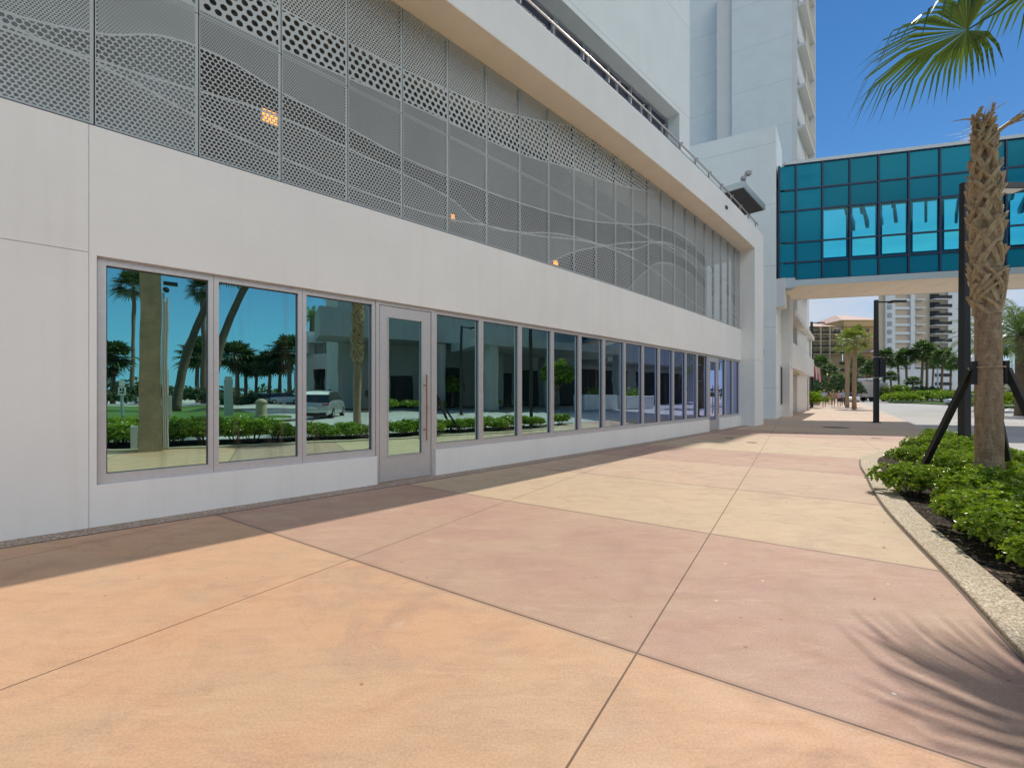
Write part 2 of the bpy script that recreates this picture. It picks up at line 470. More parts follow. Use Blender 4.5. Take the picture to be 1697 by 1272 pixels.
# --- perforated screen: holes are real cut-outs of the sheet, sized in bands that follow a wave drawing
def screen_material():
    t = NT('perforated_screen')
    uvn = t.n('ShaderNodeUVMap'); uvn.uv_map = 'UVMap'
    sp = t.n('ShaderNodeSeparateXYZ'); t.l(uvn.outputs[0], sp.inputs[0])
    s, z = sp.outputs[0], sp.outputs[1]
    S0, S1, Z0, Z1 = -8.0, 24.0, 3.5, 9.5
    sn = t.math('DIVIDE', t.math('SUBTRACT', s, S0), S1 - S0)
    def curve(pts):
        nd = t.n('ShaderNodeFloatCurve'); t.l(sn, nd.inputs['Value'])
        c = nd.mapping.curves[0]
        pts = [((a - S0) / (S1 - S0), (b - Z0) / (Z1 - Z0)) for a, b in pts]
        while len(c.points) < len(pts): c.points.new(.5, .5)
        for k, (a, b) in enumerate(pts):
            c.points[k].location = (min(1, max(0, a)), min(1, max(0, b)))
        nd.mapping.update()
        return t.math('ADD', t.math('MULTIPLY', nd.outputs[0], Z1 - Z0), Z0)
    # the drawing steps in short level treads, as the punched edge does
    Bup = curve([(-8, 6.35), (0, 6.5), (3.4, 6.59), (6.0, 6.87), (6.9, 7.07), (8.6, 7.61), (11, 8.4), (24, 9.5)])
    Blo = curve([(-8, 6.0), (1, 6.0), (2.68, 6.02), (4.24, 6.13), (5.12, 6.18), (6.91, 6.31), (8.7, 6.64), (10.5, 6.91), (13.2, 7.54), (16, 8.4), (24, 9.5)])
    Cc = curve([(-8, 4.8), (0, 5.05), (.64, 5.2), (1.6, 5.54), (2.44, 5.42), (3.33, 5.33), (4.24, 5.23), (5.5, 5.24), (6.91, 5.30), (8.7, 5.50), (11.3, 6.06), (13.1, 6.5), (15, 6.62), (17.3, 6.3), (21, 5.5), (24, 5)])
    Dc = curve([(-8, 4.5), (1.0, 4.95), (2.44, 5.09), (3.33, 5.02), (4.24, 4.96), (5.12, 4.86), (6.05, 4.60), (6.9, 4.70), (7.86, 4.93), (8.7, 5.06), (9.9, 5.16), (11, 5.3), (14, 6.15), (17, 5.95), (21, 4.9), (24, 4.5)])
    Ec = curve([(-8, 5.1), (.64, 4.88), (1.55, 4.69), (2.44, 4.56), (3.4, 4.47), (5.1, 4.48), (6.05, 4.60), (7.0, 4.70), (10, 5.14), (12.3, 5.1), (14.5, 4.75), (17, 4.4), (24, 4.0)])
    Gu = curve([(-8, 3.6), (6.5, 3.6), (7.7, 4.2), (8.7, 4.7), (9.74, 5.07), (11.92, 5.73), (13.2, 6.0), (14.6, 6.0), (17, 5.5), (19.5, 4.9), (21.5, 4.6), (24, 4.3)])
    Gl = curve([(-8, 3.5), (10, 3.5), (11.08, 4.2), (12.17, 4.94), (13.2, 5.41), (14.6, 5.55), (16.5, 5.25), (19, 4.75), (21.5, 4.4), (24, 4.2)])
    gt = lambda a, b: t.math('GREATER_THAN', a, b)
    aB = t.math('MULTIPLY', gt(z, Blo), t.math('SUBTRACT', 1.0, gt(z, Bup)))
    top = gt(z, Bup)
    aC = t.math('MULTIPLY', gt(z, Cc), t.math('SUBTRACT', 1.0, gt(z, Blo)))
    aD = t.math('MULTIPLY', t.math('MULTIPLY', gt(z, Dc), gt(z, Ec)), t.math('SUBTRACT', 1.0, gt(z, Cc)))
    aE = t.math('MULTIPLY', gt(z, Ec), t.math('SUBTRACT', 1.0, gt(z, Dc)))
    aG = t.math('MULTIPLY', gt(z, Gl), t.math('SUBTRACT', 1.0, gt(z, Gu)))
    pitch, rad = 0.048, .33
    def zone(cur, mask, val): return t.math('ADD', t.math('MULTIPLY', cur, t.math('SUBTRACT', 1.0, mask)), t.math('MULTIPLY', mask, val))
    pv = t.math('ADD', 0.047, 0.0); rv = t.math('ADD', .362, 0.0)
    for mk, p_, r_ in ((top, .044, .345), (aB, .112, .33), (aC, .027, .36), (aD, .056, .40), (aE, .050, .365), (aG, .078, .40)):
        pv = zone(pv, mk, p_); rv = zone(rv, mk, r_)
    u = t.math('DIVIDE', s, pv); w = t.math('DIVIDE', z, t.math('MULTIPLY', pv, .866))
    row = t.math('FLOOR', w)
    off = t.math('MULTIPLY', t.math('FLOORED_MODULO', row, 2.0), .5)
    dx = t.math('SUBTRACT', t.math('FRACT', t.math('ADD', u, off)), .5)
    dy = t.math('MULTIPLY', t.math('SUBTRACT', t.math('FRACT', w), .5), .866)
    dist = t.math('SQRT', t.math('ADD', t.math('MULTIPLY', dx, dx), t.math('MULTIPLY', dy, dy)))
    hole = t.math('LESS_THAN', dist, rv)
    for cv in (Bup, Blo, Cc, Dc, Ec, Gu, Gl):
        solid = t.math('LESS_THAN', t.math('ABSOLUTE', t.math('SUBTRACT', z, cv)), .0125)
        hole = t.math('MULTIPLY', hole, t.math('SUBTRACT', 1.0, solid))
    # solid margin down each side and along the top and bottom of a panel
    fs = t.math('ABSOLUTE', t.math('SUBTRACT', t.math('FRACT', t.math('DIVIDE', t.math('SUBTRACT', s, .64 - .9 * 20), .8995)), .5))
    hole = t.math('MULTIPLY', hole, t.math('LESS_THAN', fs, .472))
    ez = t.math('MINIMUM', t.math('ABSOLUTE', t.math('SUBTRACT', z, 5.93)), t.math('ABSOLUTE', t.math('SUBTRACT', z, 4.23)))
    hole = t.math('MULTIPLY', hole, t.math('GREATER_THAN', ez, .022))
    c = t.ramp(t.noise(.8, 3, .5, t.pos()), (.3, (.43, .47, .48)), (.7, (.49, .535, .55)))
    sh = t.pbsdf(c, .75, 0.0, None, .25)
    tr = t.n('ShaderNodeBsdfTransparent')
    mx = t.n('ShaderNodeMixShader'); t.l(hole, mx.inputs[0]); t.l(sh, mx.inputs[1]); t.l(tr.outputs[0], mx.inputs[2])
    return t.done(mx.outputs[0])
M['screen'] = screen_material()

M['leaf_hedge'] = leafmat('hedge_leaf', (.055, .115, .008), (.25, .36, .026), .24, .30)
M['leaf_dark'] = leafmat('dark_leaf', (.018, .045, .012), (.05, .10, .022), .4, .15)
M['leaf_fan'] = leafmat('fan_palm_leaf', (.035, .08, .016), (.10, .17, .03), .38, .25)
M['leaf_slim'] = leafmat('slim_palm_leaf', (.09, .13, .02), (.22, .27, .05), .38, .25)
M['leaf_far'] = leafmat('far_palm_leaf', (.03, .075, .018), (.10, .17, .04), .4, .2)
M['leaf_date'] = leafmat('date_palm_leaf', (.07, .13, .04), (.20, .28, .10), .35, .2)
M['leaf_dry'] = leafmat('dry_palm_leaf', (.22, .13, .05), (.42, .28, .13), .6, .15)
def bark(name, a, b, ring=30, rz=.25):
    t = NT(name); v = t.obj()
    w = t.n('ShaderNodeTexWave', wave_type='BANDS', bands_direction='Z')
    t.l(t.mapping(v, (1, 1, 1)), w.inputs['Vector']); w.inputs['Scale'].default_value = ring / 6.0
    w.inputs['Distortion'].default_value = 9; w.inputs['Detail'].default_value = 4; w.inputs['Detail Scale'].default_value = 2.2
    n = t.noise(9, 6, .7, t.mapping(v, (2.2, 2.2, .8)), .6)
    c = t.ramp(n, (.28, tuple(x * .5 for x in a)), (.5, a), (.75, b))
    c = t.mix(t.math('MULTIPLY', w.outputs['Fac'], rz), c, tuple(x * .55 for x in a))
    h = t.math('ADD', t.math('MULTIPLY', w.outputs['Fac'], .35), t.math('MULTIPLY', t.noise(34, 6, .75, t.mapping(v, (1, 1, 2.2))), 1.1))
    return t.done(t.pbsdf(c, .9, 0, t.bump(h, .7, .03), .2))
M['bark'] = bark('palm_bark', (.40, .28, .19), (.58, .45, .32), 34, .22)
M['boot'] = bark('leaf_base_bark', (.56, .42, .27), (.72, .58, .41), 5, .1)
M['bark_far'] = bark('grey_palm_bark', (.20, .15, .10), (.32, .25, .17), 10)
M['tan'] = stucco('tan_stucco', (.54, .43, .23), .3)
M['tan_pale'] = stucco('pale_tan_stucco', (.56, .50, .36), .3)
M['beige'] = stucco('beige_stucco', (.54, .44, .33), .2)
M['white_far'] = stucco('white_tower_paint', (.66, .69, .68), .2)
M['rooftile'] = plain('clay_roof_tile', (.60, .42, .34), .8, 0, .12, 2)
M['tyre'] = plain('rubber_tyre', (.015, .015, .016), .8)
M['carglass'] = plain('car_window_glass', (.02, .025, .03), .08, 0, .05, 5, 0, .8)
M['silver'] = plain('silver_car_paint', (.50, .52, .53), .25, .6, .03)
M['carwhite'] = plain('white_car_paint', (.72, .73, .74), .2, 0, .02)
M['carblue'] = plain('blue_car_paint', (.04, .16, .36), .2, .3, .02)
M['cardark'] = plain('dark_car_paint', (.05, .055, .065), .2, .4, .02)
M['redlamp'] = plain('red_lamp_lens', (.45, .01, .012), .2)
M['plate'] = plain('number_plate', (.7, .7, .68), .5)
M['stone'] = plain('carved_limestone', (.52, .42, .27), .8, 0, .1, 8, .3)
M['skin'] = plain('skin', (.48, .27, .18), .6, 0, .05)
M['brownwood'] = plain('brown_wood', (.14, .08, .04), .6)

# ------------------------------------------------------------------ world, sun, camera
VSUN = Vector((-.475, -.60, -1.0))
el = math.atan2(1.0, math.hypot(.475, .60)); az = math.atan2(.475, .60)
w = bpy.data.worlds.new('World'); SC.world = w; w.use_nodes = True
nt = w.node_tree; nt.nodes.clear()
wo = nt.nodes.new('ShaderNodeOutputWorld'); bg = nt.nodes.new('ShaderNodeBackground')
sky = nt.nodes.new('ShaderNodeTexSky'); sky.sky_type = 'NISHITA'; sky.sun_disc = False
sky.sun_elevation = el; sky.sun_rotation = az; sky.altitude = 0; sky.air_density = 1.0; sky.dust_density = 0.0; sky.ozone_density = 4.0
bg.inputs[1].default_value = .085
hs = nt.nodes.new('ShaderNodeHueSaturation'); nt.links.new(sky.outputs[0], hs.inputs['Color']); hs.inputs['Saturation'].default_value = 1.22; hs.inputs['Value'].default_value = 1.22
tc = nt.nodes.new('ShaderNodeTexCoord')
sx = nt.nodes.new('ShaderNodeSeparateXYZ'); nt.links.new(tc.outputs['Generated'], sx.inputs[0])
mp = nt.nodes.new('ShaderNodeMapping'); nt.links.new(tc.outputs['Generated'], mp.inputs[0]); mp.inputs['Scale'].default_value = (1, 1, 3.2)
nz = nt.nodes.new('ShaderNodeTexNoise'); nt.links.new(mp.outputs[0], nz.inputs[0]); nz.inputs['Scale'].default_value = 3.2; nz.inputs['Detail'].default_value = 8; nz.inputs['Roughness'].default_value = .58
cr = nt.nodes.new('ShaderNodeValToRGB'); nt.links.new(nz.outputs[0], cr.inputs[0])
cr.color_ramp.elements[0].position = .38; cr.color_ramp.elements[1].position = .60
hm = nt.nodes.new('ShaderNodeMapRange'); nt.links.new(sx.outputs[2], hm.inputs[0])
hm.inputs[1].default_value = .26; hm.inputs[2].default_value = .36; hm.inputs[3].default_value = 1.0; hm.inputs[4].default_value = 0.0
# clouds only over the far end of the street
ym = nt.nodes.new('ShaderNodeMapRange'); nt.links.new(sx.outputs[1], ym.inputs[0])
ym.inputs[1].default_value = -.1; ym.inputs[2].default_value = .35
m1 = nt.nodes.new('ShaderNodeMath'); m1.operation = 'MULTIPLY'; nt.links.new(cr.outputs[0], m1.inputs[0]); nt.links.new(hm.outputs[0], m1.inputs[1])
m3 = nt.nodes.new('ShaderNodeMath'); m3.operation = 'MULTIPLY'; nt.links.new(m1.outputs[0], m3.inputs[0]); nt.links.new(ym.outputs[0], m3.inputs[1])
m2 = nt.nodes.new('ShaderNodeMath'); m2.operation = 'MULTIPLY'; nt.links.new(m3.outputs[0], m2.inputs[0]); m2.inputs[1].default_value = .8
mc = nt.nodes.new('ShaderNodeMix'); mc.data_type = 'RGBA'
nt.links.new(m2.outputs[0], mc.inputs[0]); hh_ = nt.nodes.new('ShaderNodeMapRange'); hh_.interpolation_type = 'SMOOTHSTEP'; nt.links.new(sx.outputs[2], hh_.inputs[0]); hh_.inputs[1].default_value = .32; hh_.inputs[2].default_value = -.02; hh_.inputs[4].default_value = .80
mh = nt.nodes.new('ShaderNodeMix'); mh.data_type = 'RGBA'; nt.links.new(hh_.outputs[0], mh.inputs[0]); nt.links.new(hs.outputs[0], mh.inputs[6])
ym = nt.nodes.new('ShaderNodeMapRange'); nt.links.new(sx.outputs[1], ym.inputs[0]); ym.inputs[1].default_value = -.1; ym.inputs[2].default_value = .35
mhc = nt.nodes.new('ShaderNodeMix'); mhc.data_type = 'RGBA'; nt.links.new(ym.outputs[0], mhc.inputs[0]); mhc.inputs[6].default_value = (.7, 5.0, 8.4, 1); mhc.inputs[7].default_value = (4.0, 5.6, 8.2, 1); nt.links.new(mhc.outputs[2], mh.inputs[7])
nt.links.new(mh.outputs[2], mc.inputs[6]); mc.inputs[7].default_value = (7.6, 8.0, 8.9, 1)
# bright cloud patches added out of view, behind the viewer, to lift the shade
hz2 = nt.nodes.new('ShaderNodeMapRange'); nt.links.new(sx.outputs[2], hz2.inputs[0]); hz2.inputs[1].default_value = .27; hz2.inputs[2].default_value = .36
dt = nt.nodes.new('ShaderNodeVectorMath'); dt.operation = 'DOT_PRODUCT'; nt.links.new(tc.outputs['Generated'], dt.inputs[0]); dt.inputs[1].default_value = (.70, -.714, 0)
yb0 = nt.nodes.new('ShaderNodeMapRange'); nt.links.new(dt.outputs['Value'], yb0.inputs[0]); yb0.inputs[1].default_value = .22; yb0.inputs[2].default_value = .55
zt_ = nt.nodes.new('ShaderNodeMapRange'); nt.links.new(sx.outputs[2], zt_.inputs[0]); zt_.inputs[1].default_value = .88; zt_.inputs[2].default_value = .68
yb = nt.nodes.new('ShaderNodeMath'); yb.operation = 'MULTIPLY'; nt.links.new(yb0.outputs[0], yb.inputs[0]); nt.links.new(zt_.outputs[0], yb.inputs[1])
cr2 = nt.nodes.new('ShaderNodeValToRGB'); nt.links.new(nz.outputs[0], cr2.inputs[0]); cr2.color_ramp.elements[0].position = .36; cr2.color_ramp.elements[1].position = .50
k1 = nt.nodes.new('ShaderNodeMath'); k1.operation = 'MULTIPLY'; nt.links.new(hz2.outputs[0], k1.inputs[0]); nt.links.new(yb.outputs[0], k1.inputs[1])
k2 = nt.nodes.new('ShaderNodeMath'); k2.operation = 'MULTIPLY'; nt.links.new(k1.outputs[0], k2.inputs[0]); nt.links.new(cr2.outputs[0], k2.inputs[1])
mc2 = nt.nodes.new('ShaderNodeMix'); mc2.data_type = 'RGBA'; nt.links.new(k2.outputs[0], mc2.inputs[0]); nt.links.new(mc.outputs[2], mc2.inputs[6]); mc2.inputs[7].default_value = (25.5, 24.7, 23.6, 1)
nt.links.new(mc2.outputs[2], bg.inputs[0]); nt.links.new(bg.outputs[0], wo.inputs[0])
sl = bpy.data.lights.new('sun', 'SUN'); sl.energy = 3.55; sl.angle = R(.5); sl.color = (1.0, .95, .87)
so = bpy.data.objects.new('sun', sl); COL.objects.link(so)
so.rotation_euler = VSUN.to_track_quat('-Z', 'Y').to_euler()
cam = bpy.data.cameras.new('camera'); co = bpy.data.objects.new('camera', cam); COL.objects.link(co)
co.location = (0, 0, EYE); co.rotation_euler = (R(90), 0, 0)
cam.sensor_width = 36; cam.lens = F / 1697 * 36; cam.shift_y = (HY - 636) / 1697
cam.clip_start = .05; cam.clip_end = 3000
SC.camera = co
SC.view_settings.view_transform = 'Standard'; SC.view_settings.look = 'None'; SC.view_settings.exposure = 0.0; SC.view_settings.gamma = 1
SC.cycles.max_bounces = 8; SC.cycles.transparent_max_bounces = 16; SC.cycles.diffuse_bounces = 4
SC.cycles.sample_clamp_indirect = 6

# @@GROUND@@
U = Vector((.602, .799, 0)); V = Vector((.799, -.602, 0))      # along the street, and across it away from the building
KERB = [(57.6, 71.9), (29.4, 34.7), (20.1, 22.4), (14.5, 14.8), (12.1, 11.6), (4.9, 2.0), (3.7, -.4), (2.8, -3.1), (.2, -6.6), (-5, -12.5), (-14, -20)]
OUT = [(9.9, 10.6), (8.85, 10.3), (7.7, 9.5), (6.75, 8.4), (5.98, 7.32), (5.22, 6.27), (4.50, 5.22), (3.83, 4.14), (3.22, 3.12), (2.71, 2.3), (2.1, 1.25), (1.75, .5), (1.40, -.35), (.85, -1.3), (-.2, -2.6), (-2, -4.5), (-5, -7.5), (-11, -13.5)]

def smooth_line(pts, n=5):
    out = []
    for i in range(len(pts) - 1):
        p0 = Vector(pts[max(i - 1, 0)]); p1 = Vector(pts[i]); p2 = Vector(pts[i + 1]); p3 = Vector(pts[min(i + 2, len(pts) - 1)])
        for k in range(n):
            t = k / n
            out.append(.5 * ((2 * p1) + (p2 - p0) * t + (2 * p0 - 5 * p1 + 4 * p2 - p3) * t * t + (3 * p1 - p0 - 3 * p2 + p3) * t ** 3))
    out.append(Vector(pts[-1])); return out

def offset(line, d):
    out = []
    for i, p in enumerate(line):
        t = (line[min(i + 1, len(line) - 1)] - line[max(i - 1, 0)]).normalized()
        out.append(p + Vector((-t.y, t.x)) * d)
    return out

tag(MB().add([(-900, -900, -.20), (900, -900, -.20), (900, 900, -.20), (-900, 900, -.20)], [(0, 1, 2, 3)]).build('ground', M['earth']), kind='structure')
tag(MB().add([(-60, -80, -.13), (260, -80, -.13), (260, 330, -.13), (-60, 330, -.13)], [(0, 1, 2, 3)]).build('road', M['road']), kind='structure')
walk = [tuple(P(s, -.2)[:2]) for s in (-9, -6, -3, 0, 3, 6, 9, 12, 15, 18, 21, 22.6)] + [(14.0, 24.1), (45, 66), (52, 75)] + KERB + [(-24, -16)]
tag(MB().poly(walk, -.3, 0.0).build('sidewalk', M['pavement']), kind='structure')
# kerb edge of the walk along the road
kl = smooth_line(KERB, 4)
tag(MB().strip(kl, offset(kl, .16), -.3, .004).build('kerb', plain('kerb_concrete', (.55, .49, .40), .8, 0, .1, 3)), kind='structure')
# exposed aggregate strip at the foot of the wall
a = [P(s, -.01) for s in np.linspace(-8, 22.6, 60)]; b = [P(s, .27) for s in np.linspace(-8, 22.6, 60)]
st = MB().strip(a, b, -.05, .004)
st.strip([P(s, .28) for s in np.linspace(-8, -.12, 14)], [P(s, .62) for s in np.linspace(-8, -.12, 14)], -.05, .004)
tag(st.build('aggregate_strip', M['aggregate_red']), kind='structure')
# dark sealed joint beside the strip
a = [P(s, .27) for s in np.linspace(-.1, 22.6, 60)]; b = [P(s, .295) for s in np.linspace(-.1, 22.6, 60)]
tag(MB().strip(a, b, -.05, .0025).build('strip_joint', plain('joint_sealant', (.13, .085, .07), .8)), kind='structure')
# planter edging and bed
ol = smooth_line(OUT, 5)
il = offset(ol, .27)
tag(MB().strip(ol, il, -.05, .035).build('planter_edging', M['aggregate'], bevel=.012), kind='structure')
tag(MB().strip(offset(ol, -.02), offset(ol, -.002), -.05, .003).build('edging_joint', plain('edging_sealant', (.16, .11, .08), .8)), kind='structure')
bed = [tuple(p) for p in il] + [(-8, -14.8), (.0, -6.5), (2.65, -3.1), (3.55, -.4), (4.75, 2.05), (11.95, 11.6)]
tag(MB().poly(bed, -.05, .02).build('mulch_bed', M['mulch']), kind='structure')
# road markings
def stripe(p, q, wdt, nm):
    p = Vector((*p, 0)); q = Vector((*q, 0)); u = (q - p); L = u.length; u.normalize(); v = Vector((-u.y, u.x, 0))
    o = MB().obox(p, u, v, 0, L, -wdt / 2, wdt / 2, -.128, -.124).build(nm, M['paint']); return tag(o, kind='structure')
stripe((15.5, 12.6), (21.5, 13.2), .18, 'road_line'); stripe((24, 22), (60, 52), .15, 'road_line'); stripe((24.0, 24.5), (34, 22.5), .25, 'road_line')
# drain covers in the walk
def cover(px, py, r, lab):
    g = ground(px, py); c = MB()
    c.tube([(g.x, g.y, -.02), (g.x, g.y, .005)], r, 20)
    rt = c.build('drain_cover', plain('cast_iron', (.16, .12, .09), .7, .3)); tag(rt, lab, 'drain cover')
cover(1385, 708, .45, 'dark round drain cover in the bridge shadow on the walk')
cover(1246, 733, .14, 'small drain cover in the sunlit walk beyond the building shadow')
cover(1452, 726, .14, 'small drain cover in the walk near the hedge tip')
cover(1209, 726, .13, 'small drain cover right beside the building shadow edge')
# @@BUILDING@@
bld = thing('commercial_building', P(8, 0, 0), 'long curved white stucco building with perforated screen over mirrored shop windows', 'building')
DOORS = [(3.78, 4.85), (17.08, 18.21)]
wl = MB()
wl.curved(-9, .66, -.40, -.012, 0, 4.2)
wl.curved(.66, 21.05, -.40, -.012, 2.85, 4.2)
wl.curved(-9, .596, -.012, 0, 0, 2.866); wl.curved(.604, .66, -.012, 0, 0, 2.85)
wl.curved(-9, .596, -.012, 0, 2.874, 4.2); wl.curved(.604, 21.05, -.012, 0, 2.85, 4.2)
wl.curved(-9, 21.05, -1.75, -1.45, 4.0, 7.65)           # back wall of the deck behind the screen
wl.curved(-9, 21.05, -1.45, -.40, 3.9, 4.15)
for s0, s1 in ((.66, 3.78), (4.85, 17.08), (18.21, 21.05)):
    wl.curved(s0, s1, -.40, 0, 0, .44)
wl.build('wall', M['stucco'], bld)
fr = MB(); fr.curved(21.05, 22.6, -.40, .55, 0, 2.84); fr.curved(21.06, 22.59, -.40, .54, 2.84, 2.855); fr.curved(21.05, 22.6, -.40, .55, 2.855, 7.65)
fr.build('column', M['stucco'], bld, bevel=.02)
bm = MB(); bm.curved(-9, 22.6, -.45, .55, 7.65, 8.60)
bm.build('beam', M['beam'], bld, bevel=.02)
sf = MB(); sf.curved(-9, 21.05, -.44, .545, 7.645, 7.65); sf.build('soffit', M['soffit'], bld)
MB().curved(-9, 21.05, -.06, -.03, 4.2, 4.225).build('gap_shade_strip', M['alu_dark'], bld)  # dark strip standing for the shade in the gap below the panels
MB().curved(-9, 1.55, -.34, -.30, 4.2, 7.65).build('backing_board', M['backing'], bld)
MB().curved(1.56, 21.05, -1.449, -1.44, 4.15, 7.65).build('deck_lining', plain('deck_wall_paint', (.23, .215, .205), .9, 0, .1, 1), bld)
# windows
MUL = [.66] + [1.69, 2.71] + [3.78], [4.85, 5.90, 6.94, 7.96, 8.98, 10.0, 11.01, 12.03, 13.04, 14.05, 15.05, 16.05, 17.08], [18.21, 19.13, 20.1, 21.05]
def window(s0, s1, z0=.44, z1=2.85, o=-.06):
    f = MB(); a0, a1 = s0 + .002, s1 - .002
    wl_, wr = .052, .052
    if abs(s0 - .66) < .01: wl_ = .07
    f.curved(a0, a0 + wl_, o - .10, o, z0 + .002, z1 - .002, 2); f.curved(a1 - wr, a1, o - .10, o, z0 + .002, z1 - .002, 2)
    f.curved(a0 + wl_, a1 - wr, o - .10, o - .001, z0 + .002, z0 + .10, 2); f.curved(a0 + wl_, a1 - wr, o - .10, o - .001, z1 - .075, z1 - .002, 2)
    fo = f.build('window', M['alu'], bld)
    g = MB(); g.curved(a0 + wl_ - .005, a1 - wr + .005, o - .075, o - .06, z0 + .095, z1 - .07, 9)
    g.build('glass_pane', M['glass_win'], fo)
    k = MB()
    for (b0, b1, c0, c1) in ((a0 + wl_, a0 + wl_ + .007, z0 + .10, z1 - .075), (a1 - wr - .012, a1 - wr, z0 + .10, z1 - .075)):
        k.curved(b0, b1, o - .06, o - .045, c0, c1, 2)
    k.curved(a0 + wl_ + .007, a1 - wr - .012, o - .06, o - .046, z0 + .10, z0 + .107, 2); k.curved(a0 + wl_ + .007, a1 - wr - .012, o - .06, o - .046, z1 - .084, z1 - .075, 2)
    k.build('gasket', M['alu_dark'], fo)
for run in MUL:
    for i in range(len(run) - 1): window(run[i], run[i + 1])
def door(s0, s1, o=-.05):
    f = MB()
    f.curved(s0 + .003, s0 + .06, -.16, o, 0, 2.848, 2); f.curved(s1 - .06, s1 - .003, -.16, o, 0, 2.848, 2)
    f.curved(s0 + .06, s1 - .06, -.16, o - .001, 2.79, 2.848, 2)
    fo = f.build('door_frame', M['alu'], bld)
    a0, a1 = s0 + .072, s1 - .068
    d = MB(); g0, g1, y0, y1 = a0 + .13, a1 - .17, .40, 2.62
    d.curved(a0, g0, -.13, o - .012, .012, 2.78, 2); d.curved(g1, a1, -.13, o - .012, .012, 2.78, 2)
    d.curved(g0, g1, -.13, o - .013, .012, y0, 2); d.curved(g0, g1, -.13, o - .013, y1, 2.78, 2)
    do = d.build('door', M['alu'], bld)
    MB().curved(g0 - .004, g1 + .004, -.10, -.085, y0 - .004, y1 + .004, 9).build('glass_pane', M['glass_win'], do)
    k = MB()
    for (b0, b1, c0, c1) in ((g0, g0 + .014, y0, y1), (g1 - .014, g1, y0, y1), (g0 + .014, g1 - .014, y0, y0 + .014), (g0 + .014, g1 - .014, y1 - .014, y1)):
        k.curved(b0, b1, o - .013, o + .002, c0, c1, 2)
    k.build('glazing_bead', M['alu'], do)
    hs = g1 + .035; h = MB()
    h.tube([P(hs, o + .075, .62), P(hs, o + .075, 1.72)], .014, 10)
    for z in (.80, 1.54): h.tube([P(hs, o - .02, z), P(hs, o + .075, z)], .010, 8)
    h.build('pull_handle', M['copper'], do)
    lk = MB(); lk.tube([P(g1 + .10, o - .02, 1.16), P(g1 + .10, o + .002, 1.16)], .026, 14); lk.build('lock', M['steel'], do, smooth=False)
for s0, s1 in DOORS: door(s0, s1)
# screen panels, two rows
s = .64 - .8995 * 9
PW = .8995
while s < 21.0:
    e = min(s + PW, 21.05)
    for z0, z1 in ((4.23, 5.925), (5.935, 7.64)):
        a0, a1, o = s + .006, e - .006, -.045
        n = 3; vs = []; fs = []; uv = []
        for i in range(n + 1):
            q = a0 + (a1 - a0) * i / n
            for z in (z0, z1):
                vs.append(P(q, o, z)); uv.append((q, z))
        for i in range(n):
            fs.append((2 * i, 2 * i + 2, 2 * i + 3, 2 * i + 1))
        b = len(vs)
        for q in (a0, a1):                      # folded edges
            for z in (z0, z1):
                vs.append(P(q, o - .035, z)); uv.append((s, z))
        fs += [(0, 1, b + 1, b), (2 * n, b + 2, b + 3, 2 * n + 1)]
        p = MB().add(vs, fs).build('screen_panel', M['screen'], bld, uv=uv)
    s += PW
# posts behind the seams that carry the panels
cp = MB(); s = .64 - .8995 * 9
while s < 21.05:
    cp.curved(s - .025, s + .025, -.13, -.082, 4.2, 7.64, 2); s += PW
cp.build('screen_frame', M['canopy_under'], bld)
# lamps glowing behind the screen
for px, py, w_, h_, lab in ((446, 197, .09, .075, 'large amber lamp glowing behind the left part of the perforated screen'), (748, 362, .03, .05, 'small amber lamp behind the middle of the perforated screen'), (918, 436, .07, .04, 'amber lamp low behind the screen at the wave tip')):
    s = wall_s(px, -.2); d = P(s, -.2).y; z = hz(py, d)
    lo = thing('bulkhead_lamp', P(s, -.2, z), lab, 'lamp')
    a = MB(); a.curved(s - w_, s + w_, -.16, -.14, z - h_, z + h_, 1); a.build('lens', M['amber'], lo)
    a = MB(); a.curved(s - w_ - .02, s + w_ + .02, -.26, -.161, z - h_ - .02, z + h_ + .02, 1); a.build('housing', M['grey'], lo)
# terrace
tr = MB(); tr.curved(-9, 22.6, -7, -.45, 7.7, 8.0); tr.build('terrace_floor', M['stucco_plain'], bld)
rl = MB(); rail_o = .34
rl.tube([P(s, rail_o + .05, 9.02) for s in np.linspace(-3, 22.3, 40)], .025, 8)
ro = rl.build('railing', M['steel'], bld)
s = 22.2
posts = []
while s > -3:
    posts.append(s); s -= 1.22
for s in posts:
    b = MB(); b.curved(s - .034, s + .034, rail_o - .05, rail_o - .015, 8.60, 9.12, 1); b.curved(s - .03, s + .03, rail_o - .015, rail_o + .06, 9.09, 9.12, 1)
    b.build('post', M['grey'], ro)
for i in range(len(posts) - 1):
    b = MB(); b.curved(posts[i + 1] + .03, posts[i] - .03, rail_o - .055, rail_o - .045, 8.605, 8.96, 2); b.build('glass_panel', M['rail_glass'], ro)
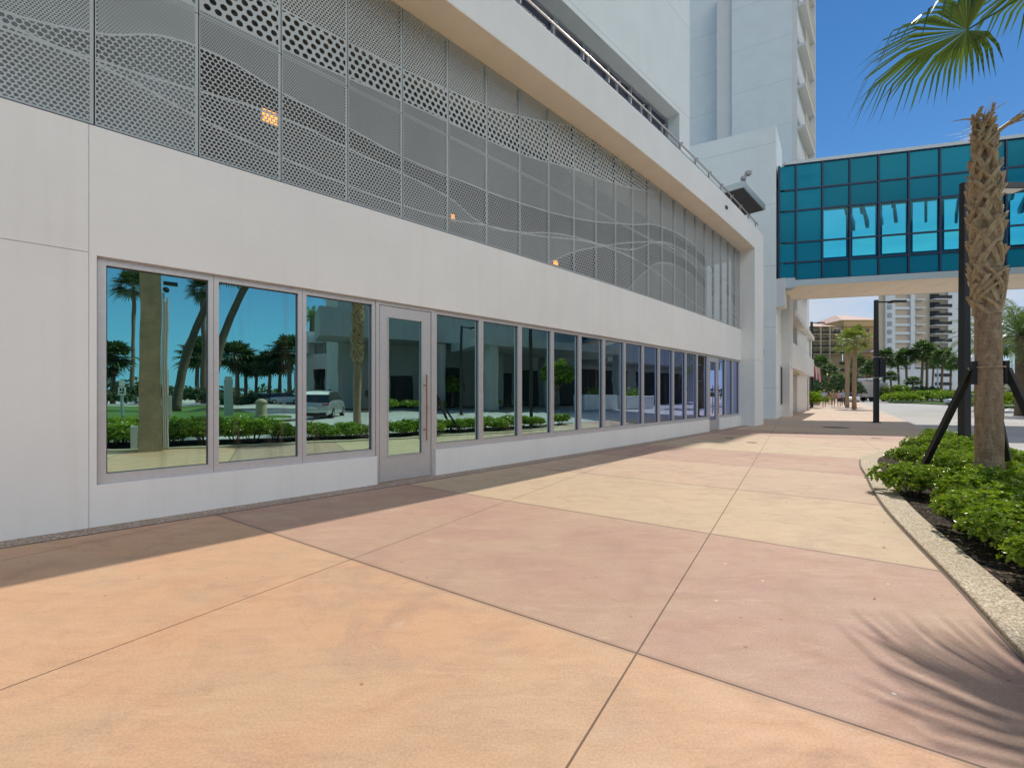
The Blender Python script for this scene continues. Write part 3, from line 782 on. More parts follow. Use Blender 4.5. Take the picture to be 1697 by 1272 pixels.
# upper block with the ribbon window
BO = Vector((6.8, 16.6, 0)); bu = Vector((-.725, -.688, 0)); bv = Vector((.688, -.725, 0))
bk = MB()
bk.obox(BO, bu, bv, 0, 34, -6, 0, 11.72, 19.5)
bk.obox(BO, bu, bv, 0, .854, -6, 0, 8.0, 11.72)
bk.obox(BO, bu, bv, .854, 34, -6, -.62, 8.0, 8.15)
bk.build('upper_wall', M['stucco_cool'], bld)
k = .854; i = 0
while k < 20:
    k1 = k + 1.3
    f = MB(); f.obox(BO, bu, bv, k, k + .05, -.60, -.42, 8.15, 11.72); f.obox(BO, bu, bv, k + .05, k1, -.60, -.43, 11.66, 11.72); f.obox(BO, bu, bv, k + .05, k1, -.60, -.43, 8.15, 8.25)
    f.obox(BO, bu, bv, k + .05, k1, -.60, -.44, 9.55, 9.60)
    fo = f.build('ribbon_window', M['alu'], bld)
    MB().obox(BO, bu, bv, k + .05, k1, -.55, -.53, 8.25, 11.66).build('glass_pane', M['glass_terrace'], fo)
    k = k1
MB().obox(BO, bu, bv, .86, 34, -1.2, -1.0, 8.15, 11.7).build('inner_blind', M['darkgrey'], bld)
# cross wall that carries the bridge, its street side and its corbel
W0 = Vector((14.6, 24.0, 0)); wu = Vector((-.881, .472, 0)); 
cw = MB()
q = [W0, W0 + wu * 16, W0 + wu * 16 + U * 3.2, W0 + U * 3.2]
cw.poly([(p.x, p.y) for p in q], 0, 16.25)
cw.build('cross_wall', M['stucco_cool'], bld)
MB().obox(W0, U, V, .05, 1.0, -.1, .42, 6.2, 7.75).build('corbel', M['stucco_plain'], bld)
fo = MB().obox(W0, U, V, 1.9, 2.9, .0, .05, .7, 3.05).build('window', M['alu'], bld)
MB().obox(W0, U, V, 1.97, 2.83, .045, .058, .78, 2.97).build('glass_pane', M['glass_far'], fo)
# steel canopy over the terrace
C0 = Vector((10.16, 19.0, 0)); cu = Vector((2.34, 2.4, 0)).normalized(); cvv = Vector((-cu.y, cu.x, 0))
co_ = MB().obox(C0, cu, cvv, 0, 3.35, 0, 2.6, 10.45, 10.72).build('canopy', M['canopy'], bld)
MB().obox(C0, cu, cvv, .06, 3.29, .06, 2.54, 10.44, 10.45).build('canopy_soffit', M['canopy_under'], co_)
pp = MB()
for a_, b_ in ((.4, 1.2), (2.9, 1.2), (.4, 2.4), (2.9, 2.4)):
    pp.obox(C0, cu, cvv, a_ - .05, a_ + .05, b_ - .05, b_ + .05, 8.0, 10.44)
pp.build('canopy_post', M['grey'], co_)
fl = thing('floodlight', C0 + cu * .15 + Vector((0, 0, 10.72)), 'small twin floodlight fixed on the corner of the terrace canopy', 'floodlight')
f0 = C0 + cu * .15
MB().tube([(f0.x, f0.y, 10.72), (f0.x, f0.y, 11.05)], .03, 8).build('stem', M['grey'], fl)
h = MB(); h.box(f0.x - .16, f0.x + .02, f0.y - .1, f0.y + .1, 10.80, 10.95); h.box(f0.x + .03, f0.x + .24, f0.y - .1, f0.y + .1, 11.0, 11.18); h.build('lamp_head', M['grey'], fl, bevel=.02)
# small wall fixtures
s = wall_s(1203, .55); z = hz(344, P(s, .55).y)
vb = MB(); vb.curved(s - .09, s + .09, .55, .60, z - .05, z + .05, 1); tag(vb.build('wall_fixture', M['alu_dark'], bevel=.01), 'small dark fixture on the white fascia below the canopy', 'wall fixture')
g = W0 + wu * .55
g = at(1267.5, 21.5)
vb = MB(); q = P(22.6, .45); vb.obox((q.x, q.y, 0), (.70, .714, 0), (.714, -.70, 0), .0, .12, -.1, .1, hz(590, 20.4), hz(580, 20.4)); tag(vb.build('wall_light', M['grey'], bevel=.015), 'small grey wall light on the far side of the end column', 'wall light')
# @@TOWER@@
tw = thing('hotel_tower', (21, 38, 0), 'very tall pale hotel tower rising behind the terrace and the cross wall', 'building')
TC = Vector((21.7, 33.0, 0)); td = Vector((.657, .754, 0)); tn = Vector((.754, -.657, 0))
tb = MB()
def slab4(c, t0, t1, back, z0, z1, set_=0.0):
    o = c + td * set_
    p = [o + wu * t0, o + wu * t1, o + wu * t1 + td * back, o + wu * t0 + td * back]
    tb.poly([(q.x, q.y) for q in p], z0, z1)
slab4(TC, .35, 4.45, 5, 0, 35)
slab4(TC, 4.45, 14, 3, 0, 35, 1.6)
slab4(TC, .32, 22, 4.0, 0, 44, 5.17)
tb.build('wall', M['stucco_cool'], tw)
tb = MB(); slab4(TC, 4.45, 5.6, 1.3, 0, 35, .25); tb.build('pilaster', M['stucco_plain'], tw)
tb = MB(); slab4(TC, 0.0, .35, 5.17, 0, 35.2); tb.build('corner_fin', M['stucco_plain'], tw)
for k in range(3, 11):
    z = 2.9 + k * 3.1
    b = MB(); b.obox(TC, td, tn, .0, 5.17, -.3, .55, z, z + .22)
    bo = b.build('balcony', M['stucco_plain'], tw)
    MB().obox(TC, td, tn, .1, 5.1, .50, .53, z + .22, z + 1.25).build('balustrade', M['tan_pale'], bo)
tb = MB(); tb.obox(TC, td, tn, 5.0, 5.165, -.3, .6, 11, 35); tb.build('fin', M['stucco_plain'], tw)
# @@BRIDGE@@
B0 = Vector((15.05, 23.95, 0)); bw = Vector((.968, -.25, 0)); bp = Vector((.25, .968, 0))
br = thing('skybridge', B0 + bw * 12 + Vector((0, 0, 7.3)), 'enclosed footbridge with teal glass panes crossing over the street', 'skybridge')
def bt(px):
    r = (px - CX) / F; return (r * B0.y - B0.x) / (bw.x - r * bw.y)
tv = [bt(p) for p in (1291.3, 1319.4, 1363, 1408.7, 1456.6, 1506.3, 1558.2, 1612.5, 1668)]
stp = tv[-1] - tv[-2]
while len(tv) < 12: tv.append(tv[-1] + stp)
zr = [7.62, 8.60, 9.70, 11.44, 12.59, 13.98]
DEP = 3.9; LEN = 37.0
body = MB()
body.obox(B0, bw, bp, 0, LEN, -.06, DEP + .06, 13.98, 14.15)
body.build('roof', M['canopy'], br)
fs_ = MB(); fs_.obox(B0, bw, bp, .5, LEN, -.06, .0, 7.30, 7.62); fs_.obox(B0, bw, bp, 0, .5, -.06, .5, 7.2, 7.75); fs_.obox(B0, bw, bp, 0, LEN, DEP, DEP + .06, 7.30, 7.62); fs_.build('fascia', M['canopy'], br)
so_ = MB()
k = 0.5
while k < LEN - .1:
    so_.obox(B0, bw, bp, k, min(k + 1.48, LEN), 0.0, DEP, 7.31, 7.36); k += 1.5
so_.build('soffit', M['soffit'], br)
MB().obox(B0, bw, bp, .3, LEN, .005, DEP - .005, 7.37, 7.62).build('joint_backing', M['alu_dark'], br)
MB().obox(B0, bw, bp, .1, LEN, .2, DEP - .2, 8.45, 8.60).build('floor', M['grey'], br)
MB().obox(B0, bw, bp, .1, LEN, .2, DEP - .2, 12.75, 12.87).build('ceiling', M['grey'], br)
for i in range(len(tv) - 1):
    for j in range(5):
        clear = (j in (1, 2)) and i >= 2
        g = MB().obox(B0, bw, bp, tv[i] + .05, tv[i + 1] - .05, .035, .055, zr[j] + .05, zr[j + 1] - .05)
        g.build('glass_pane', M['bridge_clear'] if clear else M['bridge_solid'], br)
fm = MB()
for i, t_ in enumerate(tv):
    fm.obox(B0, bw, bp, t_ - .042, t_ + .042, -.02, .10, 7.62, 13.98)
for z in zr:
    fm.obox(B0, bw, bp, 0, tv[-1], -.012, .09, z - .042, z + .042)
fm.build('mullion_grid', M['mullion'], br)
# the part beyond the picture is plain cladding on this side
cl = MB(); cl.obox(B0, bw, bp, tv[-1] + .06, LEN, .03, .08, 7.62, 13.98); cl.build('end_cladding', M['bridge_solid'], br)
bkf = MB()
bkf.obox(B0, bw, bp, 0, LEN, DEP - .06, DEP, 7.62, 8.70); bkf.obox(B0, bw, bp, 0, LEN, DEP - .06, DEP, 12.7, 13.98)
bkf.obox(B0, bw, bp, 0, 3.2, DEP - .06, DEP, 8.70, 12.7)
bkf.build('rear_spandrel', M['canopy'], br)
bg_ = MB(); k = 3.2
while k < LEN:
    bg_.obox(B0, bw, bp, k - .14, k + .14, DEP - .12, DEP + .02, 8.7, 12.7); k += 1.53
bg_.obox(B0, bw, bp, 3.2, LEN, DEP - .1, DEP + .01, 9.62, 9.78)
bg_.build('rear_post', M['mullion'], br)
MB().obox(B0, bw, bp, 3.2, LEN, DEP - .05, DEP - .03, 8.7, 12.7).build('rear_glass', M['bridge_rear'], br)
bf = MB(); k = 3.0
ang = R(38)
while k < 22:
    a0 = B0 + bw * k + bp * .25; a1 = B0 + bw * (k + 1.9) + bp * (DEP - .25)
    u_ = (a1 - a0); L_ = u_.length; u_.normalize(); v_ = Vector((-u_.y, u_.x, 0))
    n = 8
    for i in range(n):           # wavy hanging blade
        z0 = 11.35 + .16 * math.sin(i * 1.1 + k); z1 = 11.35 + .16 * math.sin((i + 1) * 1.1 + k)
        p0 = a0 + u_ * (L_ * i / n); p1 = a0 + u_ * (L_ * (i + 1) / n)
        w_ = v_ * .06
        bf.hexa([tuple(x) for x in ((p0 - w_) + Vector((0, 0, z0)), (p1 - w_) + Vector((0, 0, z1)), (p1 + w_) + Vector((0, 0, z1)), (p0 + w_) + Vector((0, 0, z0)), (p0 - w_) + Vector((0, 0, 11.75)), (p1 - w_) + Vector((0, 0, 11.75)), (p1 + w_) + Vector((0, 0, 11.75)), (p0 + w_) + Vector((0, 0, 11.75)))])
    k += .72
bf.build('ceiling_baffle', M['mullion'], br)
# @@FARLEFT@@
wb = thing('white_building', W0 + U * 14, 'white stepped building with a solid balcony beyond the footbridge', 'building')
O2 = Vector((16.9, 26.3, 0)); u2 = Vector((.6176, .7865, 0)); v2 = Vector((.7865, -.6176, 0))
w2 = MB()
w2.obox(O2, u2, v2, -.35, 1.5, -4, -.02, 0, 7.4)
w2.obox(O2, u2, v2, 1.5, 19, -8, -3.2, 0, 2.75)
w2.obox(O2, u2, v2, 1.5, 19, -8, -2.0, 6.75, 11)
w2.obox(O2, u2, v2, 17.6, 19, -3.19, -.1, 4.5, 6.4)
w2.build('wall', M['stucco_plain'], wb)
MB().obox(O2, u2, v2, .0, 19, -.3, .06, 3.0, 4.55).build('balcony', M['stucco'], wb)
w2 = MB(); w2.obox(O2, u2, v2, 1.5, 19, -8, -.31, 2.76, 3.05); w2.build('balcony_floor', M['tan_pale'], wb)
w2 = MB(); w2.obox(O2, u2, v2, 1.5, 19, -8, .1, 6.4, 6.74); w2.obox(O2, u2, v2, 3, 14, -8, .9, 9.6, 10.2); w2.build('roof_slab', M['stucco_plain'], wb)
MB().obox(O2, u2, v2, 1.6, 17.5, -1.2, -1.1, 3.1, 6.38).build('window', M['glass_far'], wb)
MB().obox(O2, u2, v2, 1.6, 2.3, -1.2, -.2, 0, 2.75).build('pier', M['tan_pale'], wb)
MB().obox(O2, u2, v2, 15.5, 16.3, -1.0, -.2, 0, 2.75).build('pier', M['tan_pale'], wb)
MB().obox(O2, u2, v2, 3.2, 14, -3.19, -3.1, .2, 2.5).build('shopfront', M['glass_far'], wb)
# @@PLANTS@@
def leaves(mb_v, mb_f, c, ax, up, L, W, bend=.25):
    """one folded leaf: 6 points, 4 triangles-and-quads"""
    side = ax.cross(up)
    if side.length < 1e-4: side = Vector((1, 0, 0))
    side.normalize(); nrm = side.cross(ax).normalized()
    b = len(mb_v)
    mb_v += [c, c + ax * (L * .60) + side * (W * .5) + nrm * (W * .12), c + ax * L - nrm * (L * bend * .5), c + ax * (L * .60) - side * (W * .5) + nrm * (W * .12), c + ax * (L * .5) - nrm * (W * .10)]
    mb_f += [(b, b + 4, b + 1), (b + 1, b + 4, b + 2), (b, b + 3, b + 4), (b + 3, b + 2, b + 4)]

def rvec(r):
    while True:
        v = Vector((r.uniform(-1, 1), r.uniform(-1, 1), r.uniform(-1, 1)))
        if .05 < v.length < 1: return v.normalized()

def shrub_mesh(rad, h, n, L, seed, lobes=7):
    r = random.Random(seed); v = []; f = []
    cs = [(Vector((0, 0, h * .45)), rad * .62, h * .5)]
    for i in range(lobes):
        a = i * 2.4 + r.uniform(-.3, .3); d = rad * r.uniform(.35, .62)
        cs.append((Vector((math.cos(a) * d, math.sin(a) * d, h * r.uniform(.36, .55))), rad * r.uniform(.36, .48), h * r.uniform(.36, .52)))
    for i in range(n):
        c, rr, hh = r.choice(cs)
        d = rvec(r); d.z = abs(d.z) * .9 - .15
        d.normalize()
        k = r.uniform(.70, 1.05)
        p = c + Vector((d.x * rr, d.y * rr, d.z * hh)) * k
        if p.z < .02: p.z = r.uniform(.02, .12)
        base = (d + Vector((0, 0, .55)) + rvec(r) * .3).normalized()
        m = 6
        t1 = base.orthogonal().normalized(); t2 = base.cross(t1); a0 = r.uniform(0, 6)
        for j in range(m):           # a whorl of leaves at the twig tip
            a = a0 + j * 2 * math.pi / m
            ax = (base * r.uniform(.35, 1.1) + (t1 * math.cos(a) + t2 * math.sin(a))).normalized()
            leaves(v, f, p, ax, base, L * r.uniform(.7, 1.2), L * .54)
    b = MB(); b.v = v; b.f = f
    return b

def inside(p, poly):
    x, y = p; c = False
    for i in range(len(poly)):
        x1, y1 = poly[i]; x2, y2 = poly[i - 1]
        if (y1 > y) != (y2 > y) and x < (x2 - x1) * (y - y1) / (y2 - y1) + x1: c = not c
    return c
def edge_dist(p, line):
    q = Vector(p); best = 1e9
    for i in range(len(line) - 1):
        a = Vector(line[i]); b = Vector(line[i + 1]); ab = b - a
        t = max(0, min(1, (q - a).dot(ab) / ab.length_squared)); best = min(best, (a + ab * t - q).length)
    return best

SH = []
for k in range(4):
    t_ = thing('hedge_shrub', (0, 0, 0), 'x', 'shrub', 'glossy shrubs massed in the roadside planter')
    shrub_mesh(.56, .54, 1080, .052, 40 + k).build('foliage', M['leaf_hedge'], t_)
    st_ = MB(); r = random.Random(k)
    for i in range(7):
        a = i * .9; st_.tube([(math.cos(a) * .05, math.sin(a) * .05, 0), (math.cos(a) * .22, math.sin(a) * .22, .32)], [.012, .006], 5)
    st_.build('stem', M['brownwood'], t_)
    SH.append(t_)
used_sh = [False] * 4
def put_shrub(x, y, sc, k, lab, rz):
    if lab in NEARLAB:
        o = dup(SH[k], (x, y, 0), rz, sc, lab); del o['group']; return o
    if not used_sh[k]:
        t_ = SH[k]; used_sh[k] = True
        t_.location = (x, y, .0); t_.rotation_euler = (0, 0, rz); t_.scale = (sc, sc, sc); t_['label'] = lab
        return t_
    return dup(SH[k], (x, y, 0), rz, sc, lab)
bedpoly = [(p[0], p[1]) for p in bed]
rl_ = random.Random(5); pts = [(4.42, 3.68)]
NEAR = [((3.96, 2.98), .84, 'leafy shrub with yellowing leaves, nearest of all at the right edge of the planter'), ((4.70, 4.15), .90, 'rounded shrub just behind the nearest one beside bare dark mulch'), ((5.28, 4.85), .95, 'shrub in front of the palm trunk foot on the mulch side'), ((5.50, 5.95), .85, 'low shrub by the foot of the left black timber brace')]
NEARLAB = {n[2] for n in NEAR}
for i, ((x, y), sc, lab) in enumerate(NEAR):
    o = put_shrub(x, y, sc, i % 4, lab, i * 1.3); pts.append((x, y))
put_shrub(4.42, 3.68, .9, 2, 'glossy bright green shrub in the dense hedge of the roadside planter', 1.0)
tries = 0
inner = [tuple(p) for p in il]
while tries < 9000:
    tries += 1
    x = rl_.uniform(-10, 12); y = rl_.uniform(-14, 11.6)
    if not inside((x, y), bedpoly): continue
    m = edge_dist((x, y), inner)
    lim = .56 if y > 1.2 else .50
    if m < lim: continue
    if edge_dist((x, y), bedpoly[len(inner):] + []) < .30: continue
    if (x - 6.16) ** 2 + (y - 5.6) ** 2 < .45 ** 2 or (x - 9.79) ** 2 + (y - 9.39) ** 2 < .35 ** 2: continue
    if min([(x - a) ** 2 + (y - b) ** 2 for a, b in pts] + [9]) < (.50 if y > 1.2 else .58) ** 2: continue
    if abs(x) < .5 and abs(y) < .6: continue
    pts.append((x, y))
    behind = y < 1.2
    sc = rl_.uniform(1.25, 1.5) if behind else rl_.uniform(.86, 1.06)
    put_shrub(x, y, sc, rl_.randrange(4), 'glossy bright green shrub in the dense hedge of the roadside planter', rl_.uniform(0, 6))

lit_v = []; lit_f = []; r = random.Random(17)
for i in range(520):
    k = r.randrange(10, len(il) - 40); q = il[k] + Vector((il[k][1] - il[k - 1][1], -(il[k][0] - il[k - 1][0]))).normalized() * -abs(r.gauss(0, .28)) if r.random() < .965 else ol[k] + Vector((r.uniform(-1.2, .1), r.uniform(-.6, .6)))
    zz = .03 if inside((q.x, q.y), bedpoly) else .045
    if not inside((q.x, q.y), bedpoly) and edge_dist((q.x, q.y), inner) > .3: zz = .006
    leaves(lit_v, lit_f, Vector((q.x, q.y, zz)), Vector((r.uniform(-1, 1), r.uniform(-1, 1), r.uniform(-.1, .2))).normalized(), Vector((r.uniform(-.3, .3), r.uniform(-.3, .3), 1)), r.uniform(.022, .045), r.uniform(.010, .018))
lt = MB(); lt.v = lit_v; lt.f = lit_f; tag(lt.build('leaf_litter', M['leaf_dry']), kind='stuff')

# ---- palms
def fan(mb, o, d, up, pet, rad, n, r, droop=.35, spread=R(118), wid=.045):
    d = d.normalized(); side = d.cross(up)
    if side.length < 1e-3: side = Vector((1, 0, 0))
    side.normalize(); nrm = side.cross(d).normalized()
    c = o + d * pet * .6 + (d * .9 - Vector((0, 0, .25))).normalized() * pet * .4
    mb.tube([o, o + d * pet * .6, c], [.018, .014, .009], 4, False)
    for i in range(n):
        a = -spread + 2 * spread * (i + .5) / n
        L = rad * (.62 + .38 * math.cos(a * .62)) * r.uniform(.9, 1.08)
        dv = (d * math.cos(a) + side * math.sin(a) + nrm * (.18 * abs(math.sin(a)) + r.uniform(-.06, .06))).normalized()
        sv = dv.cross(nrm).normalized()
        w0 = wid * (rad / 1.0)
        p0 = c; p1 = c + dv * L * .5; p2 = c + dv * L * .8 - Vector((0, 0, L * droop * .18)); p3 = c + dv * L - Vector((0, 0, L * droop * r.uniform(.35, .8)))
        b = len(mb.v)
        f1 = nrm * w0 * .35
        mb.v += [tuple(x) for x in (p0, p1 - sv * w0 + f1, p1 + sv * w0 + f1, p1, p2 - sv * w0 * .65 + f1 * .5, p2 + sv * w0 * .65 + f1 * .5, p2, p3)]
        mb.f += [(b, b + 3, b + 1), (b, b + 2, b + 3), (b + 1, b + 3, b + 6, b + 4), (b + 3, b + 2, b + 5, b + 6), (b + 4, b + 6, b + 7), (b + 6, b + 5, b + 7)]

def pinnate(mb, o, d, L, n, r, wid=.05, leaf=.55, droop=1.0):
    pts = []; p = Vector(o); v = d.normalized(); seg = 9
    for i in range(seg + 1):
        pts.append(p.copy()); p = p + v * (L / seg); v = (v - Vector((0, 0, .13 * droop * (1 + i * .12)))).normalized()
    mb.tube(pts, [.03 - .0026 * i for i in range(seg + 1)], 4, False)
    for i in range(n):
        t = .12 + .88 * i / n; k = t * seg; j = min(int(k), seg - 1); q = pts[j].lerp(pts[j + 1], k - j)
        tg = (pts[j + 1] - pts[j]).normalized(); sd = tg.cross(Vector((0, 0, 1)))
        if sd.length < 1e-3: sd = Vector((1, 0, 0))
        sd.normalize(); nn = sd.cross(tg)
        ll = leaf * (math.sin(math.pi * min(1, .18 + t * .85)) * .8 + .2)
        for sg in (-1, 1):
            dv = (sd * sg * .8 + tg * .65 + nn * r.uniform(.1, .5)).normalized()
            e = q + dv * ll - Vector((0, 0, ll * .18)); m_ = q + dv * ll * .5
            wv = dv.cross(nn).normalized() * wid * .5
            b = len(mb.v); mb.v += [tuple(x) for x in (q, m_ - wv, m_ + wv, e)]; mb.f += [(b, b + 2, b + 3, b + 1)]

def trunk_mesh(h, r0, r1, lean=(0, 0), n=14, seg=22, seed=0, swell=.12, top=None):
    r = random.Random(seed); b = MB(); pts = []; rs = []
    for i in range(seg + 1):
        t = i / seg
        pts.append((lean[0] * t * t, lean[1] * t * t, h * t - .05))
        rr = r0 + (r1 - r0) * min(1, t * 1.5); rr *= 1 + swell * max(0, 1 - t * 9)
        if top: rr *= 1 - (1 - top) * max(0, (t - .72) / .28)
        rs.append(rr * r.uniform(.965, 1.035))
    b.tube(pts, rs, n); return b

def boots_mesh(z0, z1, rad, lean, h, seed, ring=8, dz=.15, L=.34, w=.085):
    r = random.Random(seed); b = MB(); z = z0; k = 0
    while z < z1:
        t = z / h; cx, cy = lean[0] * t * t, lean[1] * t * t
        shrink = 1 - (.75 if L > .4 else .4) * max(0, (z - z0) / (z1 - z0) - .55)
        for i in range(ring):
            a = 2 * math.pi * (i + .5 * (k % 2)) / ring + r.uniform(-.2, .2)
            rr = rad(z)
            for sg in (-1, 1):
                if r.random() < .15: continue
                ll = L * r.uniform(.55, 1.22) * shrink; n = 4; pr = None; wr = r.uniform(.75, 1.2)
                for j in range(n + 1):
                    u = j / n
                    aa = a + sg * (-.06 + .46 * u) * (.30 / max(rr, .12)) * .40 / .30
                    ro = rr + .008 + (.085 if L > .4 else .12) * u ** 1.6 * shrink + .022 * (sg > 0) * (1 - u)
                    ww = w * wr * (1.05 - .42 * u) * shrink; th = .030 * (1 - .45 * u)
                    er = Vector((math.cos(aa), math.sin(aa), 0)); et = Vector((-math.sin(aa), math.cos(aa), 0))
                    c = Vector((cx, cy, z + ll * u)) + er * ro
                    ring_ = [c - et * ww * .5 - er * th, c + et * ww * .5 - er * th, c + et * ww * .36 + er * th * .5, c - et * ww * .36 + er * th * .5]
                    bidx = len(b.v); b.v += [tuple(x) for x in ring_]
                    if pr is not None:
                        for q in range(4):
                            e = (q + 1) % 4; b.f.append((pr + q, pr + e, bidx + e, bidx + q))
                    pr = bidx
                b.f.append((pr, pr + 1, pr + 2, pr + 3))
        z += dz; k += 1
    return b

def fan_crown(h, lean, nf, rad, pet, seed, nl=26, e0=78, e1=-45, wid=.045):
    r = random.Random(seed); b = MB()
    for i in range(nf):
        a = i * 2.39996 + r.uniform(-.2, .2); e = R(e0 + (e1 - e0) * (i / nf) ** .9 + r.uniform(-8, 8))
        d = Vector((math.cos(a) * math.cos(e), math.sin(a) * math.cos(e), math.sin(e)))
        fan(b, Vector((lean[0], lean[1], h - .1)), d, Vector((0, 0, 1)), pet * r.uniform(.85, 1.1), rad * r.uniform(.85, 1.1), nl, r, .5 if e > 0 else .3, wid=wid)
    return b

def sabal(name, loc, label, group, h=6.0, r0=.17, r1=.14, lean=(0, 0), nf=26, rad=.95, pet=.75, seed=1, boots=None, leafm='leaf_far', nl=22, barkm='bark_far', wid=.05):
    t_ = thing(name, (0, 0, 0), label, 'palm tree', group)
    trunk_mesh(h, r0, r1, lean, seed=seed).build('trunk', M[barkm], t_, smooth=True)
    if boots:
        boots_mesh(boots[0], boots[1], lambda z: r0 + (r1 - r0) * min(1, z / h * 1.5), lean, h, seed).build('leaf_bases', M['boot'], t_)
    fan_crown(h, lean, nf, rad, pet, seed, nl, wid=wid).build('crown', M[leafm], t_)
    t_.location = loc
    return t_

# near palm with black timber braces
NP = Vector((6.16, 5.6, 0))
npalm = thing('fan_palm', (0, 0, 0), 'rough trunked palm with cut leaf bases held up by black timber braces in the hedge', 'palm tree')
H_ = 4.95; LE = (-.06, .02)
trunk_mesh(H_, .142, .111, LE, 20, 40, 3, .18, .42).build('trunk', M['bark'], npalm, smooth=True)
boots_mesh(2.42, 4.84, lambda z: .100 if z < 3.55 else .100 - (z - 3.55) * .046, LE, H_, 11, 5, .150, .41, .078).build('leaf_bases', M['boot'], npalm)
b = MB(); r = random.Random(4)
for i in range(44):          # dry tuft at the top
    a = i * 2.4; e = R(r.uniform(15, 75)); d = Vector((math.cos(a) * math.cos(e), math.sin(a) * math.cos(e), math.sin(e)))
    o = Vector((LE[0], LE[1], r.uniform(4.72, 4.95))); L = r.uniform(.20, .48); sv = d.orthogonal().normalized() * .014
    m_ = o + d * L * .5; e_ = o + d * L - Vector((0, 0, .05)); k = len(b.v); b.v += [tuple(x) for x in (o - sv, o + sv, m_ + sv, m_ - sv, e_)]; b.f += [(k, k + 1, k + 2, k + 3), (k + 3, k + 2, k + 4)]
b.build('dry_tuft', M['leaf_dry'], npalm)
b = MB(); pts_ = []; o = Vector((LE[0] + .03, LE[1], 4.62)); v = Vector((.72, .1, .75)).normalized()
for i in range(11):
    pts_.append(o.copy()); o = o + v * .17; v = (v + Vector((.07, 0, -.075))).normalized()
b.tube(pts_, [.03 - .0018 * i for i in range(11)], 6)
r = random.Random(9)
for i in range(46):
    k = r.uniform(2.0, 9.9); j = int(k); q = pts_[j].lerp(pts_[min(j + 1, 10)], k - j)
    d = ((pts_[min(j + 1, 10)] - pts_[j]).normalized() * 1.2 + rvec(r) * .45 - Vector((0, 0, r.uniform(0, .8) if i % 5 == 0 else .1))).normalized(); L = r.uniform(.2, .42)
    sv = d.orthogonal().normalized() * .013; kk = len(b.v); m_ = q + d * L * .5; b.v += [tuple(x) for x in (q - sv, q + sv, m_ + sv, m_ - sv, q + d * L)]; b.f += [(kk, kk + 1, kk + 2, kk + 3), (kk + 3, kk + 2, kk + 4)]
b.build('dry_frond', M['leaf_dry'], npalm)
b = MB()
for a in (2.7, .75, -.35):
    c = Vector((math.cos(a), math.sin(a), 0)); t_ = Vector((-c.y, c.x, 0))
    b.obox(c * .128, c, t_, 0, .05, -.042, .042, 1.52, 1.82)
b.build('brace_pad', M['strap'], npalm)
b = MB(); b.tube([(math.cos(a) * .142, math.sin(a) * .142, 1.74) for a in np.linspace(0, 2 * math.pi, 21)], .008, 5); b.build('strap', M['boot'], npalm)
def brace(foot, a):
    c = Vector((math.cos(a) * .17, math.sin(a) * .17, 1.72)); f_ = Vector(foot) - NP
    u_ = (f_ - c).normalized(); s_ = u_.cross(Vector((0, 0, 1))).normalized(); n_ = s_.cross(u_); wv = .033
    m_ = MB(); m_.hexa([tuple(x) for x in (c - s_ * wv - n_ * wv, c + s_ * wv - n_ * wv, f_ + s_ * wv - n_ * wv, f_ - s_ * wv - n_ * wv, c - s_ * wv + n_ * wv, c + s_ * wv + n_ * wv, f_ + s_ * wv + n_ * wv, f_ - s_ * wv + n_ * wv)])
    m_.build('brace', M['strap'], npalm)
brace((6.35, 6.85, -.05), 2.7); brace((6.46, 4.95, -.05), -.35); brace((7.3, 6.3, -.05), .75)
npalm.location = NP
# the neighbour palm, just out of the picture to the right; its fronds hang into it
p2 = sabal('fan_palm', (7.55, 2.35, 0), 'green fan palm with long hanging leaves at the upper right corner', None, 6.0, .15, .13, (0, 0), 4, 1.3, 1.4, 6, (2.6, 5.9), 'leaf_fan', 40, 'bark')
b = MB(); r = random.Random(3)
for tx, ty, tz, pet, rad in ((5.10, 4.93, 5.78, 2.0, 1.04), (6.7, 5.2, 6.75, 2.0, 1.1), (5.7, 3.2, 6.6, 1.5, 1.4), (8.6, 4.6, 6.3, 1.5, 1.4), (8.9, 1.6, 6.2, 1.3, 1.4), (6.6, .8, 5.8, 1.4, 1.4), (7.2, 4.2, 7.4, 1.5, 1.4)):
    d = Vector((tx - 7.55, ty - 2.35, tz - 5.75))
    fan(b, Vector((0, 0, 5.85)), d, Vector((0, 0, 1)), d.length, rad, 58, r, .8, R(115), .022)
b.v = [(x + 7.55, y + 2.35, z) for x, y, z in b.v]
b.build('hanging_fronds', M['leaf_fan'], p2)

